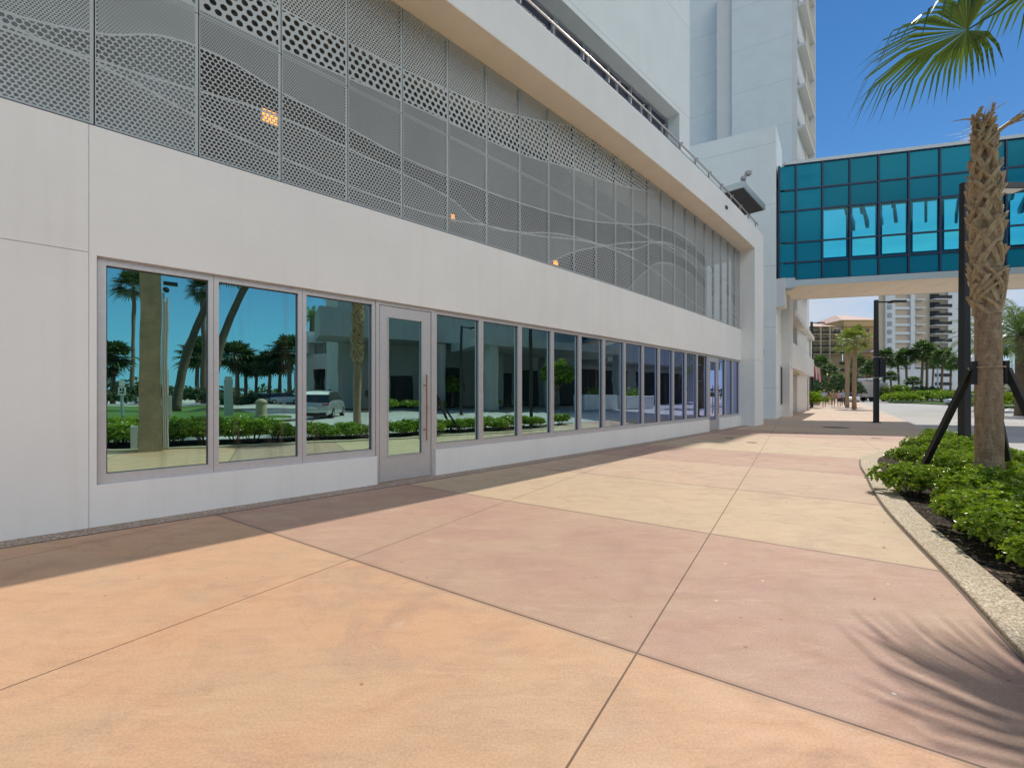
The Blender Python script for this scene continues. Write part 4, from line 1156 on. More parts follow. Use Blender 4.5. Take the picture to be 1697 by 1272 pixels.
# ---- street lamps
def lamp(loc, h, label, arm=(1, 0), w_=.10, extra=False):
    t_ = thing('street_lamp', loc, label, 'street lamp', 'black lamp posts along the walk'); x, y, _ = loc
    p = MB(); p.tube([(x, y, -.05), (x, y, h * .55), (x, y, h)], [w_ * 1.25, w_ * 1.12, w_ * .95], 4); p.build('post', M['black'], t_, bevel=.012)
    p = MB(); p.tube([(x, y, -.02), (x, y, .03)], w_ * 2.0, 16); p.build('base_plate', M['black'], t_)
    a = Vector((arm[0], arm[1], 0)).normalized(); s_ = Vector((-a.y, a.x, 0))
    p = MB(); p.obox((x, y, 0), a, s_, w_ * .5, .62, -.03, .03, h - .14, h - .07); p.build('arm', M['black'], t_)
    p = MB(); c = Vector((x, y, 0)) + a * .62
    q = [c + s_ * -.17, c + a * .66 + s_ * -.14, c + a * .66 + s_ * .14, c + s_ * .17]
    p.hexa([(k.x, k.y, h - .16) for k in q] + [(k.x * .96 + (c.x + a.x * .3) * .04, k.y * .96 + (c.y + a.y * .3) * .04, h - .05) for k in q]); hd = p.build('lamp_head', M['black'], t_)
    p = MB(); p.obox(c, a, s_, .10, .58, -.11, .11, h - .172, h - .161); p.build('diffuser', M['white'], hd)
    if extra:
        p = MB(); p.obox((x, y, 0), a, s_, .10, .36, -.10, .10, 2.2, 3.1); p.build('speaker_box', M['black'], t_)
        p = MB()
        for z in (2.15, 3.15): p.obox((x, y, 0), a, s_, -.125, .125, -.125, .125, z, z + .04)
        p.build('clamp', M['steel'], t_)
    return t_
lamp((9.79, 9.39, 0), 5.96, 'tall black lamp post rising from the hedge directly behind the braced palm', (1, .02), .088)
g = ground(1452, 700); lamp((g.x, g.y, 0), 5.92, 'black lamp post on the walk at the far edge of the bridge shadow', (1, -.1), .10, True)
g = ground(1345, 674.5); lamp((g.x, g.y, 0), 8.8, 'distant black lamp post with a flag beside the white stepped building', (1, 0), .13)
# flag hung from that post
fg = thing('flag', (g.x, g.y - .1, 3.0), 'red and white striped flag with a blue canton drooping from a distant post', 'flag')
st_ = MB(); wt = MB(); bl = MB()
def flagpt(u, v): return (g.x + .15 + .75 * u + .10 * v, g.y - .15 - .12 * math.sin(u * 5), 4.25 - 1.35 * v - .35 * u)
for i in range(9):
    tgt = st_ if i % 2 == 0 else wt
    for j in range(6):
        u0, u1 = i / 9, (i + 1) / 9; v0, v1 = j / 6, (j + 1) / 6
        tgt.add([flagpt(u0, v0), flagpt(u1, v0), flagpt(u1, v1), flagpt(u0, v1)], [(0, 1, 2, 3)])
for j in range(4):
    v0, v1 = .5 + j / 8, .5 + (j + 1) / 8
    bl.add([(lambda p: (p[0], p[1] - .02, p[2]))(flagpt(a_, c_)) for a_, c_ in ((-.1, v0), (.42, v0), (.42, v1), (-.1, v1))], [(0, 1, 2, 3)])
for bb, nm, cc in ((st_, 'red_stripe', (.50, .03, .04)), (wt, 'white_stripe', (.75, .73, .72)), (bl, 'canton', (.03, .06, .22))):
    bb.build(nm, plain('flag_' + nm, cc, .8), fg)
MB().tube([(g.x, g.y, 3.2), (g.x + .25, g.y - .1, 4.45)], .025, 6).build('flag_pole', M['white'], fg)

# ---- the two palms on the walk and the palms across the road
g = ground(1404, 674); sp1 = sabal('cabbage_palm', (g.x, g.y, 0), 'left of the two slim palms standing on the walk ahead of the walkers', None, 6.7, .19, .17, (.1, 0), 22, .95, .8, 31, None, 'leaf_slim', 20, 'bark', .05)
g = ground(1415.5, 677); sp2 = sabal('cabbage_palm', (g.x, g.y, 0), 'right of the two slim palms on the walk, nearer the lamp post', None, 6.5, .18, .16, (.1, 0), 24, .95, .8, 33, None, 'leaf_slim', 20, 'bark', .05)
FP = sabal('cabbage_palm', at(1465, 95), 'x', 'palms on the far side of the road', 8.2, .2, .17, (.3, 0), 30, 1.35, .95, 51, None, 'leaf_far', 18, 'bark_far', .075)
far_p = [(1465, 95, 590, 'bushy palm against the pale tower, just right of the far lamp post'), (1490, 92, 597, 'palm leaning at the left foot of the pale tower'), (1503, 88, 590, 'slim straight palm before the white window strip of the tower'), (1527, 86, 580, 'tall palm with double crown before the tower balconies'), (1536, 88, 583, 'palm right beside the tall one before the tower balconies'), (1478, 80, 622, 'short full palm behind the truck'), (1513, 78, 630, 'very short young palm in the road verge'), (1372, 70, 612, 'bushy palm left of the two slim palms'), (1360, 80, 600, 'thin palm beside the flag post'), (1390, 85, 625, 'low palm behind the group of walkers'), (1436, 100, 612, 'palm in front of the ochre hotel podium'), (1560, 75, 590, 'palm behind the white sign pole'), (1412, 95, 622, 'short palm behind the tall slim pair'), (1448, 88, 606, 'full palm just left of the far lamp post'), (1545, 95, 600, 'palm crown low before the tower base'), (1575, 80, 600, 'palm left of the near lamp post across the road'), (1425, 105, 600, 'slim palm against the ochre hotel wall'), (1660, 60, 570, 'palm between the braced trunk and the right picture edge')]
for i, (px, d, yt, lab) in enumerate(far_p):
    hh = hz(yt, d); sc = hh / 8.2; loc = at(px, d, -.13)
    s3 = (max(sc, .8), max(sc, .8), sc)
    if i == 0: FP.location = loc; FP.scale = s3; FP['label'] = lab
    else: dup(FP, loc, i * 1.7, s3, lab)
def date_palm(loc, h, L, label, seed, nf=38):
    t_ = thing('date_palm', (0, 0, 0), label, 'palm tree'); r = random.Random(seed)
    trunk_mesh(h, .34, .30, (0, 0), 12, 20, seed).build('trunk', M['bark_far'], t_, smooth=True)
    b = MB()
    for i in range(nf):
        a = i * 2.39996; e = R(80 - 95 * (i / nf) + r.uniform(-6, 6)); d = Vector((math.cos(a) * math.cos(e), math.sin(a) * math.cos(e), math.sin(e)))
        pinnate(b, Vector((0, 0, h - .1)), d, L * r.uniform(.9, 1.1), 34, r, .07, .62)
    b.build('crown', M['leaf_date'], t_); t_.location = loc; return t_
date_palm(at(1693, 30, -.13), 5.6, 3.7, 'feathery date palm with arching pale fronds at the right picture edge', 3)
date_palm(at(1640, 40, -.13), 6.6, 3.9, 'feathery date palm showing on both sides of the braced trunk', 5)

def bush(loc, rad, h, label, seed, n=700, L=.2, mat='leaf_hedge', cat='bush', name='bush', group=None):
    b = shrub_mesh(rad, h, n, L, seed, 9); b.v = [(x[0] + loc[0], x[1] + loc[1], x[2] + loc[2]) for x in b.v]
    t_ = b.build(name, M[mat], None, loc=loc); return tag(t_, label, cat, group)
bush(at(1333, 43, 0), 1.8, 1.7, 'clipped green bush at the foot of the white stepped building', 61, 600)
bush(at(1352, 50, 0), 1.5, 1.6, 'leafy bush right of the flag post', 62, 500)
bush(at(1490, 70, -.1), 3.2, 1.6, 'spreading bush in the verge left of the scooter rider', 63, 700, .3)
bush(at(1515, 74, -.1), 3.4, 2.0, 'taller bush in the verge behind the scooter rider', 64, 700, .3)
bush(at(1550, 72, -.1), 4.0, 2.2, 'wide bush behind the white sign pole', 65, 800, .3)
bush(at(1590, 66, -.1), 3.5, 2.0, 'bush in the verge behind the pale car', 66, 700, .3)
bush(at(1668, 46, -.1), 3.0, 1.7, 'bush right of the braced trunk across the road', 67, 700, .25)
bush(at(1380, 78, 0), 4.5, 4.5, 'big dark rounded shrub behind the walkers', 68, 900, .35, 'leaf_dark')
bush(at(1398, 84, 0), 4.0, 4.2, 'dark shrub between the walkers and the ochre podium', 69, 800, .35, 'leaf_dark')
bush(at(1430, 92, 0), 4.0, 4.6, 'tall dark shrub left of the box truck', 71, 700, .35, 'leaf_dark')
bush(at(1475, 84, 0), 3.2, 3.2, 'rounded green bush right of the box truck', 72, 700, .32)
bush(at(1530, 84, 0), 4.2, 3.0, 'long green bush before the parked blue cars', 73, 700, .32, 'leaf_dark')
bush(at(1345, 62, 0), 3.0, 3.0, 'dark shrub close behind the flag post', 70, 700, .3, 'leaf_dark')
# @@FAR@@
vg = MB(); vg.poly([tuple(at(px, d)[:2]) for px, d in ((1470, 92), (1472, 74), (1540, 62), (1605, 52), (1720, 43), (1760, 55), (1600, 80))], -.3, 0.02)
tag(vg.build('verge', M['lawn']), kind='structure')
def rbox(px0, px1, D, dep, z0, z1):
    k = (D + dep) / D; a = (px0 - CX) / F * D; b = (px1 - CX) / F * D
    return MB().poly([(a, D), (b, D), (b * k, D + dep), (a * k, D + dep)], z0, z1)
# ochre hotel with hipped tile roofs
D = 150
oh = thing('ochre_hotel', at(1400, D), 'ochre hotel with hipped clay roofs and stacked balconies at the far end of the street', 'building')
def X(px, d=D): return (px - CX) / F * d
rbox(1397, 1462, D, 22, 0, hz(541, D)).build('wall', M['tan'], oh)
w1 = MB(); w1.box(X(1339), X(1397), D + .4, D + 18, 0, hz(542, D)); w1.build('balcony_wall', M['tan_pale'], oh)
pod = rbox(1378, 1452, D - 14, 13.9, 0, hz(598, D - 14)); pod.v += []; pod = pod.build('podium', M['tan'], oh)
def hip(x0, x1, y0, y1, z0, z1, o=1.2):
    b = MB(); r_ = min((x1 - x0), (y1 - y0)) * .42
    b.add([(x0 - o, y0 - o, z0), (x1 + o, y0 - o, z0), (x1 + o, y1 + o, z0), (x0 - o, y1 + o, z0), (x0 + r_, (y0 + y1) / 2, z1), (x1 - r_, (y0 + y1) / 2, z1)], [(0, 1, 5, 4), (1, 2, 5), (2, 3, 4, 5), (3, 0, 4), (3, 2, 1, 0)]); return b
hip(X(1397), X(1462), D, D + 22, hz(531, D), hz(522, D + 11)).build('roof', M['rooftile'], oh)
MB().box(X(1396), X(1463), D - .8, D + 22.8, hz(541, D), hz(531, D)).build('eave', M['tan'], oh)
hip(X(1339), X(1377), D, D + 18, hz(541.5, D), hz(535, D + 9)).build('roof', M['rooftile'], oh)
hip(X(1415), X(1455), D - 13.5, D - 2, hz(580, D - 14), hz(571, D - 8)).build('roof', M['rooftile'], oh)
def win(x0, x1, z0, z1, y, par, mat='glass_far', nm='window', dep=.15):
    b = MB(); b.box(x0, x1, y - dep, y + .02, z0, z1); return b.build(nm, M[mat], par)
for px in (1415, 1437.5): win(X(px - 2.6), X(px + 2.6), hz(549.5, D), hz(544, D), D, oh)
for k, yy in enumerate((545, 556, 567.5, 578)):
    for px, wd in ((1346.5, 3), (1359.5, 2.2), (1363, 1.6), (1376.5, 3), (1386, 2.6), (1392, 1.6)):
        win(X(px - wd), X(px + wd), hz(yy + 7, D), hz(yy, D), D + .4, oh, 'glass_far', 'balcony_door')
    MB().box(X(1343), X(1397), D - .9, D + .39, hz(yy + 9, D), hz(yy + 8, D)).build('balcony', M['tan_pale'], oh)
    MB().box(X(1343), X(1397), D - .9, D - .85, hz(yy + 8, D), hz(yy + 4.8, D)).build('railing', M['darkgrey'], oh)
for px in (1343, 1357, 1372): MB().box(X(px - 1), X(px + 1), D - 1.0, D + .38, 0, hz(541.6, D)).build('pillar', M['tan_pale'], oh)
for yy in (600, 611, 624, 637):
    for px in (1395, 1425, 1441): win(X(px - 4, D - 14), X(px + 4, D - 14), hz(yy + 4, D - 14), hz(yy, D - 14), D - 14, oh)
# beige tower behind the bridge
D2 = 112
bt_ = thing('beige_tower', at(1530, D2), 'tall beige apartment tower with white window strips seen under the footbridge', 'building')
def X2(px): return (px - CX) / F * D2
ztop = hz(455, D2)
rbox(1456, 1604, D2, 20, 0, ztop).build('wall', M['beige'], bt_)
MB().box(X2(1465), X2(1481), D2 - .5, D2 - .003, 0, ztop).build('white_strip', M['white_far'], bt_)
MB().box(X2(1506), X2(1513), D2 - .6, D2 - .003, 0, ztop).build('white_strip', M['white_far'], bt_)
MB().box(X2(1568), X2(1590), D2 - .5, D2 - .003, 0, ztop).build('white_strip', M['white_far'], bt_)
MB().box(X2(1455), X2(1604), D2 - 1.5, D2 - .61, 0, hz(612, D2)).build('base', M['white_far'], bt_)
for k in range(12):
    yy = 497 + k * 13.8
    if yy > 610: break
    MB().box(X2(1481), X2(1506), D2 - .35, D2 - .003, hz(yy + 2.2, D2), hz(yy - 2.2, D2)).build('band', M['white_far'], bt_)
    MB().box(X2(1513), X2(1529), D2 - .9, D2 - .003, hz(yy + .9, D2), hz(yy - .9, D2)).build('ledge', M['white_far'], bt_)
    win(X2(1468), X2(1474.5), hz(yy + 16, D2), hz(yy + 8.5, D2), D2 - .5, bt_, 'grey')
for k in range(14):
    yy = 484 + k * 14.2
    win(X2(1541), X2(1556), hz(yy + 12.5, D2), hz(yy + 3, D2), D2, bt_, 'darkgrey', 'balcony_door')
    bo = MB().box(X2(1540), X2(1568), D2 - 1.6, D2 - .003, hz(yy + 13.8, D2), hz(yy + 12.6, D2)).build('balcony', M['white_far'], bt_)
    MB().box(X2(1540), X2(1567.5), D2 - 1.62, D2 - 1.56, hz(yy + 12.6, D2), hz(yy + 7.4, D2)).build('railing', M['darkgrey'], bo)
D3 = 130
wt_ = thing('white_tower', at(1616, D3), 'plain white tower between the lamp post and the braced palm', 'building')
rbox(1606, 1660, D3, 14, 0, hz(460, D3)).build('wall', M['white_far'], wt_)
for k in range(9):
    yy = 486 + k * 15; win((1617 - CX) / F * D3, (1624 - CX) / F * D3, hz(yy + 5, D3), hz(yy, D3), D3, wt_)
# far skyline closing the street
sk = MB(); r = random.Random(12)
tl = thing('low_building', at(1600, 170), 'long low pale building far across the road behind the palms', 'building')
MB().box(X(1560, 170), X(1760, 170), 170, 185, 0, 9).build('wall', M['tan_pale'], tl)
for k in range(12): win(X(1566 + k * 15, 170), X(1574 + k * 15, 170), 4.5, 6.5, 170, tl)
# distant tree belt all around the horizon
tb_ = MB(); vv = []; ff = []; r = random.Random(77)
for i in range(2600):
    a = r.uniform(-.2, math.pi * 2); d = r.uniform(230, 300); c = Vector((math.sin(a) * d, math.cos(a) * d, r.uniform(.5, 7.5) * (.6 + .4 * math.sin(a * 23) * math.sin(a * 7))))
    for j in range(5):
        leaves(vv, ff, c + rvec(r) * 1.2, rvec(r), Vector((0, 0, 1)), 3.2, 2.6)
tb_.v = vv; tb_.f = ff; tag(tb_.build('tree_belt', M['leaf_dark']), kind='stuff')

# ---- vehicles
def car(name, loc, rz, label, paint, L=4.5, W=1.82, H=1.62, group=None, kind='suv'):
    t_ = thing(name, (0, 0, 0), label, 'car', group)
    hb = H * .60
    if kind == 'suv': top = [(-.50, .50), (-.485, .60), (-.43, .635), (-.22, .66), (.16, .66), (.34, .63), (.46, .58), (.5, .48)]
    else: top = [(-.50, .46), (-.485, .56), (-.40, .60), (-.20, .64), (.16, .64), (.32, .60), (.46, .54), (.5, .44)]
    b = MB(); st = []
    xs = [-.5, -.49, -.45, -.36, -.2, 0, .2, .36, .44, .49, .5]
    def zt(x):
        for (a0, z0), (a1, z1) in zip(top, top[1:]):
            if a0 <= x <= a1: return z0 + (z1 - z0) * (x - a0) / (a1 - a0)
        return top[-1][1]
    def sect(x):
        e = 1 - .10 * max(0, (abs(x) - .38) / .12) ** 1.6; w2 = W / 2 * e; z1 = zt(x) * H; zb = .20 + .06 * (abs(x) > .46)
        return [(-w2 * .86, zb), (-w2 * .99, zb + .12), (-w2, z1 * .66), (-w2 * .95, z1 * .90), (-w2 * .86, z1), (w2 * .86, z1), (w2 * .95, z1 * .90), (w2, z1 * .66), (w2 * .99, zb + .12), (w2 * .86, zb)]
    vs = []; n = 10
    for x in xs:
        for y, z in sect(x): vs.append((x * L, y, z))
    fs = []
    for i in range(len(xs) - 1):
        for j in range(n):
            k = (j + 1) % n; fs.append((i * n + j, i * n + k, (i + 1) * n + k, (i + 1) * n + j))
    fs.append(tuple(range(n))[::-1]); e = (len(xs) - 1) * n; fs.append(tuple(range(e, e + n)))
    body = b.add(vs, fs).build('body', M[paint], t_, bevel=.03)
    body.data.polygons.foreach_set('use_smooth', [True] * len(body.data.polygons))
    # greenhouse: glass with painted roof and pillars
    if kind == 'suv': gx = [(-.47, .63), (-.40, .86), (-.30, .965), (.0, 1.0), (.12, .97), (.30, .64)]
    else: gx = [(-.40, .60), (-.25, .92), (-.1, 1.0), (.05, .99), (.15, .93), (.32, .61)]
    def ghs(inset, zoff, zmin):
        m = MB(); vs = []
        for x, z in gx:
            w0 = W / 2 * .90 - inset; w1 = W / 2 * (.90 - .18 * (z - .62) / .38) - inset
            vs += [(x * L, -w0, zmin * H), (x * L, -w1, z * H + zoff), (x * L, w1, z * H + zoff), (x * L, w0, zmin * H)]
        fs = []
        for i in range(len(gx) - 1):
            for j in range(3): fs.append((4 * i + j, 4 * i + j + 1, 4 * i + 5 + j, 4 * i + 4 + j))
        fs.append((0, 1, 2, 3)[::-1]); e = 4 * (len(gx) - 1); fs.append((e, e + 1, e + 2, e + 3))
        return m.add(vs, fs)
    ghs(0, 0, .58).build('windows', M['carglass'], t_)
    m = MB(); vs = []; g2 = [p for p in gx if p[1] > .84]
    for x, z in g2:
        w1 = W / 2 * (.90 - .18 * (z - .62) / .38)
        vs += [(x * L, -w1 - .01, z * H - .05), (x * L, -w1 * .94, z * H + .025), (x * L, w1 * .94, z * H + .025), (x * L, w1 + .01, z * H - .05)]
    fs = []
    for i in range(len(g2) - 1):
        for j in range(3): fs.append((4 * i + j, 4 * i + j + 1, 4 * i + 5 + j, 4 * i + 4 + j))
    m.add(vs, fs).build('roof', M[paint], t_)
    for sx_ in (-.31, .30):
        for sg in (-1, 1):
            y0 = sg * (W / 2 - .11)
            m = MB(); m.tube([(sx_ * L, y0 - sg * .11, .33), (sx_ * L, y0 + sg * .115, .33)], .33, 18); wo_ = m.build('wheel', M['tyre'], t_)
            m = MB(); m.tube([(sx_ * L, y0 + sg * .10, .33), (sx_ * L, y0 + sg * .125, .33)], .20, 14); m.build('rim', M['steel'], wo_)
    for sg in (-1, 1):
        m = MB(); z = zt(-.485) * H; m.box(-.503 * L, -.47 * L, min(sg * W * .26, sg * W * .455), max(sg * W * .26, sg * W * .455), z - .17, z - .07); m.build('tail_light', M['redlamp'], t_)
        m = MB(); z = zt(.47) * H; m.box(.47 * L, .500 * L, min(sg * W * .25, sg * W * .43), max(sg * W * .25, sg * W * .43), z - .15, z - .04); m.build('headlight', M['white'], t_)
    m = MB(); m.box(-.506 * L, -.49 * L, -.25, .25, .62, .74); m.build('number_plate', M['plate'], t_)
    m = MB(); m.box(-.505 * L, -.48 * L, -W * .40, W * .40, .24, .40); m.box(.47 * L, .506 * L, -W * .38, W * .38, .24, .38); m.build('bumper', M['tyre'], t_)
    t_.location = loc; t_.rotation_euler = (0, 0, rz); return t_
car('parked_car', at(1600, 55, -.13), R(190), 'pale silver car beyond the road, partly hidden by the lamp post', 'silver', kind='sedan', H=1.48)
car('parked_car', at(1575, 83, .45), R(185), 'blue car parked behind the verge bushes, right of the white sign pole', 'carblue', kind='sedan', H=1.5)
car('parked_car', at(1545, 86, .45), R(175), 'bright blue car parked behind the verge, left of the white sign pole', 'carblue', kind='suv')
car('parked_car', at(1508, 92, .45), R(175), 'dark car parked behind the verge under the slim palms', 'cardark', kind='suv')
car('parked_car', at(1407, 74, -.13), R(250), 'white car glimpsed between the two slim palms on the walk', 'carwhite', kind='suv')
# delivery truck
TD = 84.0
tk = thing('box_truck', at(1449, TD, -.13), 'small white box truck parked across the road behind the lamp post', 'truck')
x0 = X(1428, TD); x1 = X(1473, TD)
MB().box(x0, x0 + 2.3, TD, TD + 2.2, .75, 3.9).build('cargo_box', plain('pinkish_white_panel', (.66, .56, .53), .5), tk, bevel=.05)
MB().box(x0 + 2.31, x1, TD, TD + 2.2, .75, 1.75).build('bed', M['cardark'], tk, bevel=.05)
MB().box(x0 + 2.31, x1 - .1, TD + .1, TD + 2.1, 1.751, 3.5).build('load_cage', M['grey'], tk, bevel=.04)
MB().box(x0 + 1.0, x0 + 4.0, TD - .3, TD + 2.4, 3.95, 4.35).build('awning', M['white'], tk, bevel=.15)
MB().box(x0 - 1.7, x0 - .03, TD + .1, TD + 2.1, .5, 1.6).build('cab', M['carwhite'], tk, bevel=.15)
MB().box(x0 - 1.3, x0 - .05, TD + .15, TD + 2.05, 1.6, 2.5).build('windscreen', M['carglass'], tk, bevel=.2)
for xx in (x0 - 1.0, x0 + 2.0, x1 - .9):
    for yy in (TD + .02, TD + 2.0): MB().tube([(xx, yy, .32), (xx, yy + .22, .32)], .45, 14).build('wheel', M['tyre'], tk)
# white sign pole across the road
g = ground(1554, 662.5, -.13); sg_ = thing('sign_pole', (g.x, g.y, -.13), 'slim pale sign pole standing at the kerb across the road', 'pole')
MB().tube([(g.x, g.y, -.13), (g.x, g.y, hz(607, g.y))], .16, 8).build('pole', M['canopy'], sg_)
MB().box(g.x - .2, g.x + .2, g.y - .1, g.y + .1, hz(609, g.y), hz(606, g.y)).build('cap', M['canopy'], sg_)
# brown planter box by the flag post
g = ground(1353, 671); pb_ = thing('planter_box', (g.x, g.y, 0), 'squat brown planter block at the foot of the flag post', 'planter')
MB().box(g.x - .45, g.x + .45, g.y, g.y + .9, 0, .62).build('box', plain('brown_stone', (.30, .21, .15), .8, 0, .2, 5), pb_, bevel=.04)
MB().box(g.x - .36, g.x + .36, g.y + .09, g.y + .81, .621, .63).build('soil', M['mulch'], pb_)

# ---- people
def person(loc, rz, label, shirt, pants, skin='skin', h=1.74, hat=None, shorts=True, stride=.18, seed=0, arm=.1, hair=(.10, .07, .05)):
    r = random.Random(seed); k = h / 1.74
    t_ = thing('person', (0, 0, 0), label, 'person')
    def skin_obj(name, nodes, edges, mat, root=0, sub=2):
        me = bpy.data.meshes.new(name); me.from_pydata([tuple(c * k for c in n[0]) for n in nodes], edges, []); me.materials.append(mat)
        o = bpy.data.objects.new(name, me); COL.objects.link(o); o.parent = t_
        m = o.modifiers.new('skin', 'SKIN'); m.use_smooth_shade = True
        for i, n in enumerate(nodes):
            rr = n[1] if isinstance(n[1], tuple) else (n[1], n[1])
            me.skin_vertices[0].data[i].radius = (rr[0] * k, rr[1] * k); me.skin_vertices[0].data[i].use_root = (i == root)
        s_ = o.modifiers.new('sub', 'SUBSURF'); s_.levels = sub; s_.render_levels = sub
        return o
    f = stride
    N = [((0, 0, .92), (.15, .105)), ((0, 0, 1.12), (.135, .095)), ((0, 0, 1.32), (.165, .105)), ((0, 0, 1.43), (.11, .08)), ((0, 0, 1.50), .052), ((0, .01, 1.575), (.068, .078)), ((0, .012, 1.66), (.074, .088)), ((0, .005, 1.715), (.045, .055))]
    E = [(0, 1), (1, 2), (2, 3), (3, 4), (4, 5), (5, 6), (6, 7)]
    for sg in (-1, 1):
        b = len(N); s_ = f * sg
        N += [((sg * .095, 0, .86), .098), ((sg * .10, s_ * .55 + .02, .48), .060), ((sg * .10, s_ - .02 * (s_ < 0), .27), .052), ((sg * .10, s_ * 1.15, .09), .036), ((sg * .105, s_ * 1.15 + .13, .04), (.040, .03))]
        E += [(0, b), (b, b + 1), (b + 1, b + 2), (b + 2, b + 3), (b + 3, b + 4)]
        b = len(N); a = -s_ * .9
        N += [((sg * .195, 0, 1.40), .058), ((sg * (.24 + arm * .3), a * .4, 1.14), .043), ((sg * (.25 + arm), a * .9 + .06, .92), .031), ((sg * (.25 + arm), a * .95 + .085, .84), (.022, .036)), ((sg * (.25 + arm), a + .10, .775), (.013, .026))]
        E += [(2, b), (b, b + 1), (b + 1, b + 2), (b + 2, b + 3), (b + 3, b + 4)]
    skin_obj('body', N, E, M[skin])
    # shirt with short sleeves
    N = [((0, 0, .90), (.168, .125)), ((0, 0, 1.12), (.158, .118)), ((0, 0, 1.32), (.182, .124)), ((0, 0, 1.44), (.115, .09))]; E = [(0, 1), (1, 2), (2, 3)]
    for sg in (-1, 1):
        b = len(N); a = -f * sg * .9; N += [((sg * .20, 0, 1.395), .074), ((sg * (.225 + arm * .2), a * .25, 1.22), .064)]; E += [(2, b), (b, b + 1)]
    skin_obj('shirt', N, E, shirt)
    N = [((0, 0, .93), (.160, .118))]; E = []
    zend = .50 if shorts else .12
    for sg in (-1, 1):
        b = len(N); s_ = f * sg; N += [((sg * .095, 0, .84), .114), ((sg * .10, s_ * .50 + .02, .52), .082)]; E += [(0, b), (b, b + 1)]
        if not shorts: N += [((sg * .10, s_ * 1.1, .12), .06)]; E += [(b + 1, b + 2)]
    skin_obj('shorts' if shorts else 'trousers', N, E, pants)
    for sg in (-1, 1):
        s_ = f * sg * 1.15; m = MB(); m.ball((sg * .105 * k, (s_ + .07) * k, .045 * k), .055 * k, 10, 6, .8); m.v = [(x, (y - (s_ + .07) * k) * 2.2 + (s_ + .07) * k, z) for x, y, z in m.v]; m.build('shoe', M['white'] if seed % 2 else M['tyre'], t_, smooth=True)
    m = MB(); m.ball((0, -.005 * k, 1.645 * k), .098 * k, 12, 8, 1.0); m.v = [(x, y if y < .03 * k else .03 * k, max(z, 1.60 * k)) for x, y, z in m.v]; m.build('hair', plain('hair_colour', hair, .8), t_, smooth=True)
    m = MB(); m.ball((0, .105 * k, 1.60 * k), .016 * k, 6, 4, 1.3)
    for sg in (-1, 1): m.ball((sg * .082 * k, .01 * k, 1.61 * k), .02 * k, 6, 4, 1.4)
    m.build('face_features', M[skin], t_, smooth=True)
    m = MB()
    for sg in (-1, 1): m.ball((sg * .03 * k, .088 * k, 1.632 * k), .009 * k, 6, 4)
    m.box(-.022 * k, .022 * k, .088 * k, .094 * k, 1.553 * k, 1.56 * k)
    m.build('eyes', M['tyre'], t_)
    if hat:
        m = MB(); m.tube([(0, 0, 1.675 * k), (0, 0, 1.69 * k)], .155 * k, 16); m.tube([(0, 0, 1.69 * k), (0, 0, 1.77 * k)], [.105 * k, .085 * k], 14); m.build('hat', hat, t_)
    t_.location = loc; t_.rotation_euler = (0, 0, rz); return t_
def cloth(name, c, c2=None, sc=0):
    if not c2: return plain(name, c, .85, 0, .1, 4)
    t = NT(name); sp = t.n('ShaderNodeSeparateXYZ'); t.l(t.obj(), sp.inputs[0])
    fr = t.math('FRACT', t.math('MULTIPLY', sp.outputs[2], sc)); return t.done(t.pbsdf(t.mix(t.math('GREATER_THAN', fr, .5), c, c2), .85))
straw = plain('straw_hat', (.55, .44, .26), .8)
hd = R(-37)
def pp(px, py, *a, **k):
    g = ground(px, py); return person((g.x, g.y, 0), *a, **k)
pp(1366, 673.6, hd, 'walker in a pale blue shirt and dark shorts, leftmost of the walking group', cloth('pale_blue_shirt', (.40, .46, .62)), cloth('maroon_shorts', (.06, .025, .035)), hat=straw, seed=1, h=1.80)
pp(1375.5, 670.5, hd, 'walker in dark red mostly hidden behind the khaki shirted walker', cloth('dark_red_shirt', (.16, .035, .035)), cloth('brown_shorts', (.10, .06, .05)), seed=2, h=1.76)
pp(1381, 673.8, hd, 'broad walker in khaki shirt, khaki shorts and straw hat', cloth('khaki_shirt', (.36, .28, .17)), cloth('khaki_shorts', (.26, .19, .11)), hat=straw, seed=3, h=1.78, arm=.14)
pp(1390.5, 673.2, hd, 'walker in a pink and purple striped top with dark shorts', cloth('striped_top', (.45, .22, .36), (.62, .48, .55), 9), cloth('black_shorts', (.03, .025, .03)), seed=4, h=1.74, hair=(.35, .28, .20))
pp(1397.5, 671.8, hd, 'tall walker in a turquoise shirt and dark trousers beside the slim palm', cloth('turquoise_shirt', (.20, .42, .56)), cloth('navy_trousers', (.03, .035, .06)), seed=5, h=1.84, shorts=False, hair=(.4, .35, .28))
g = ground(1537, 664.5, -.13)
person((g.x, g.y, -.02), R(-60), 'dark clothed rider standing on a small scooter across the road', cloth('black_shirt', (.02, .02, .022)), cloth('charcoal_trousers', (.03, .03, .033)), seed=7, h=1.72, shorts=False, stride=.10, arm=.02)
sc_ = thing('kick_scooter', (g.x, g.y, -.13), 'small dark kick scooter under the dark clothed rider', 'scooter', rz=R(-60))
m = MB(); m.box(-.09, .09, -.45, .45, .07, .105); m.v = [(x + g.x, y + g.y, z - .13) for x, y, z in m.v]; m.build('deck', M['tyre'], sc_)
m = MB(); m.tube([(g.x, g.y + .45, -.04), (g.x, g.y + .36, .98)], .025, 6); m.tube([(g.x - .25, g.y + .36, .97), (g.x + .25, g.y + .36, .97)], .02, 6); m.build('handlebar', M['grey'], sc_)
for yy in (-.42, .47): m = MB(); m.tube([(g.x - .02, g.y + yy, -.03), (g.x + .02, g.y + yy, -.03)], .10, 12); m.build('wheel', M['tyre'], sc_)
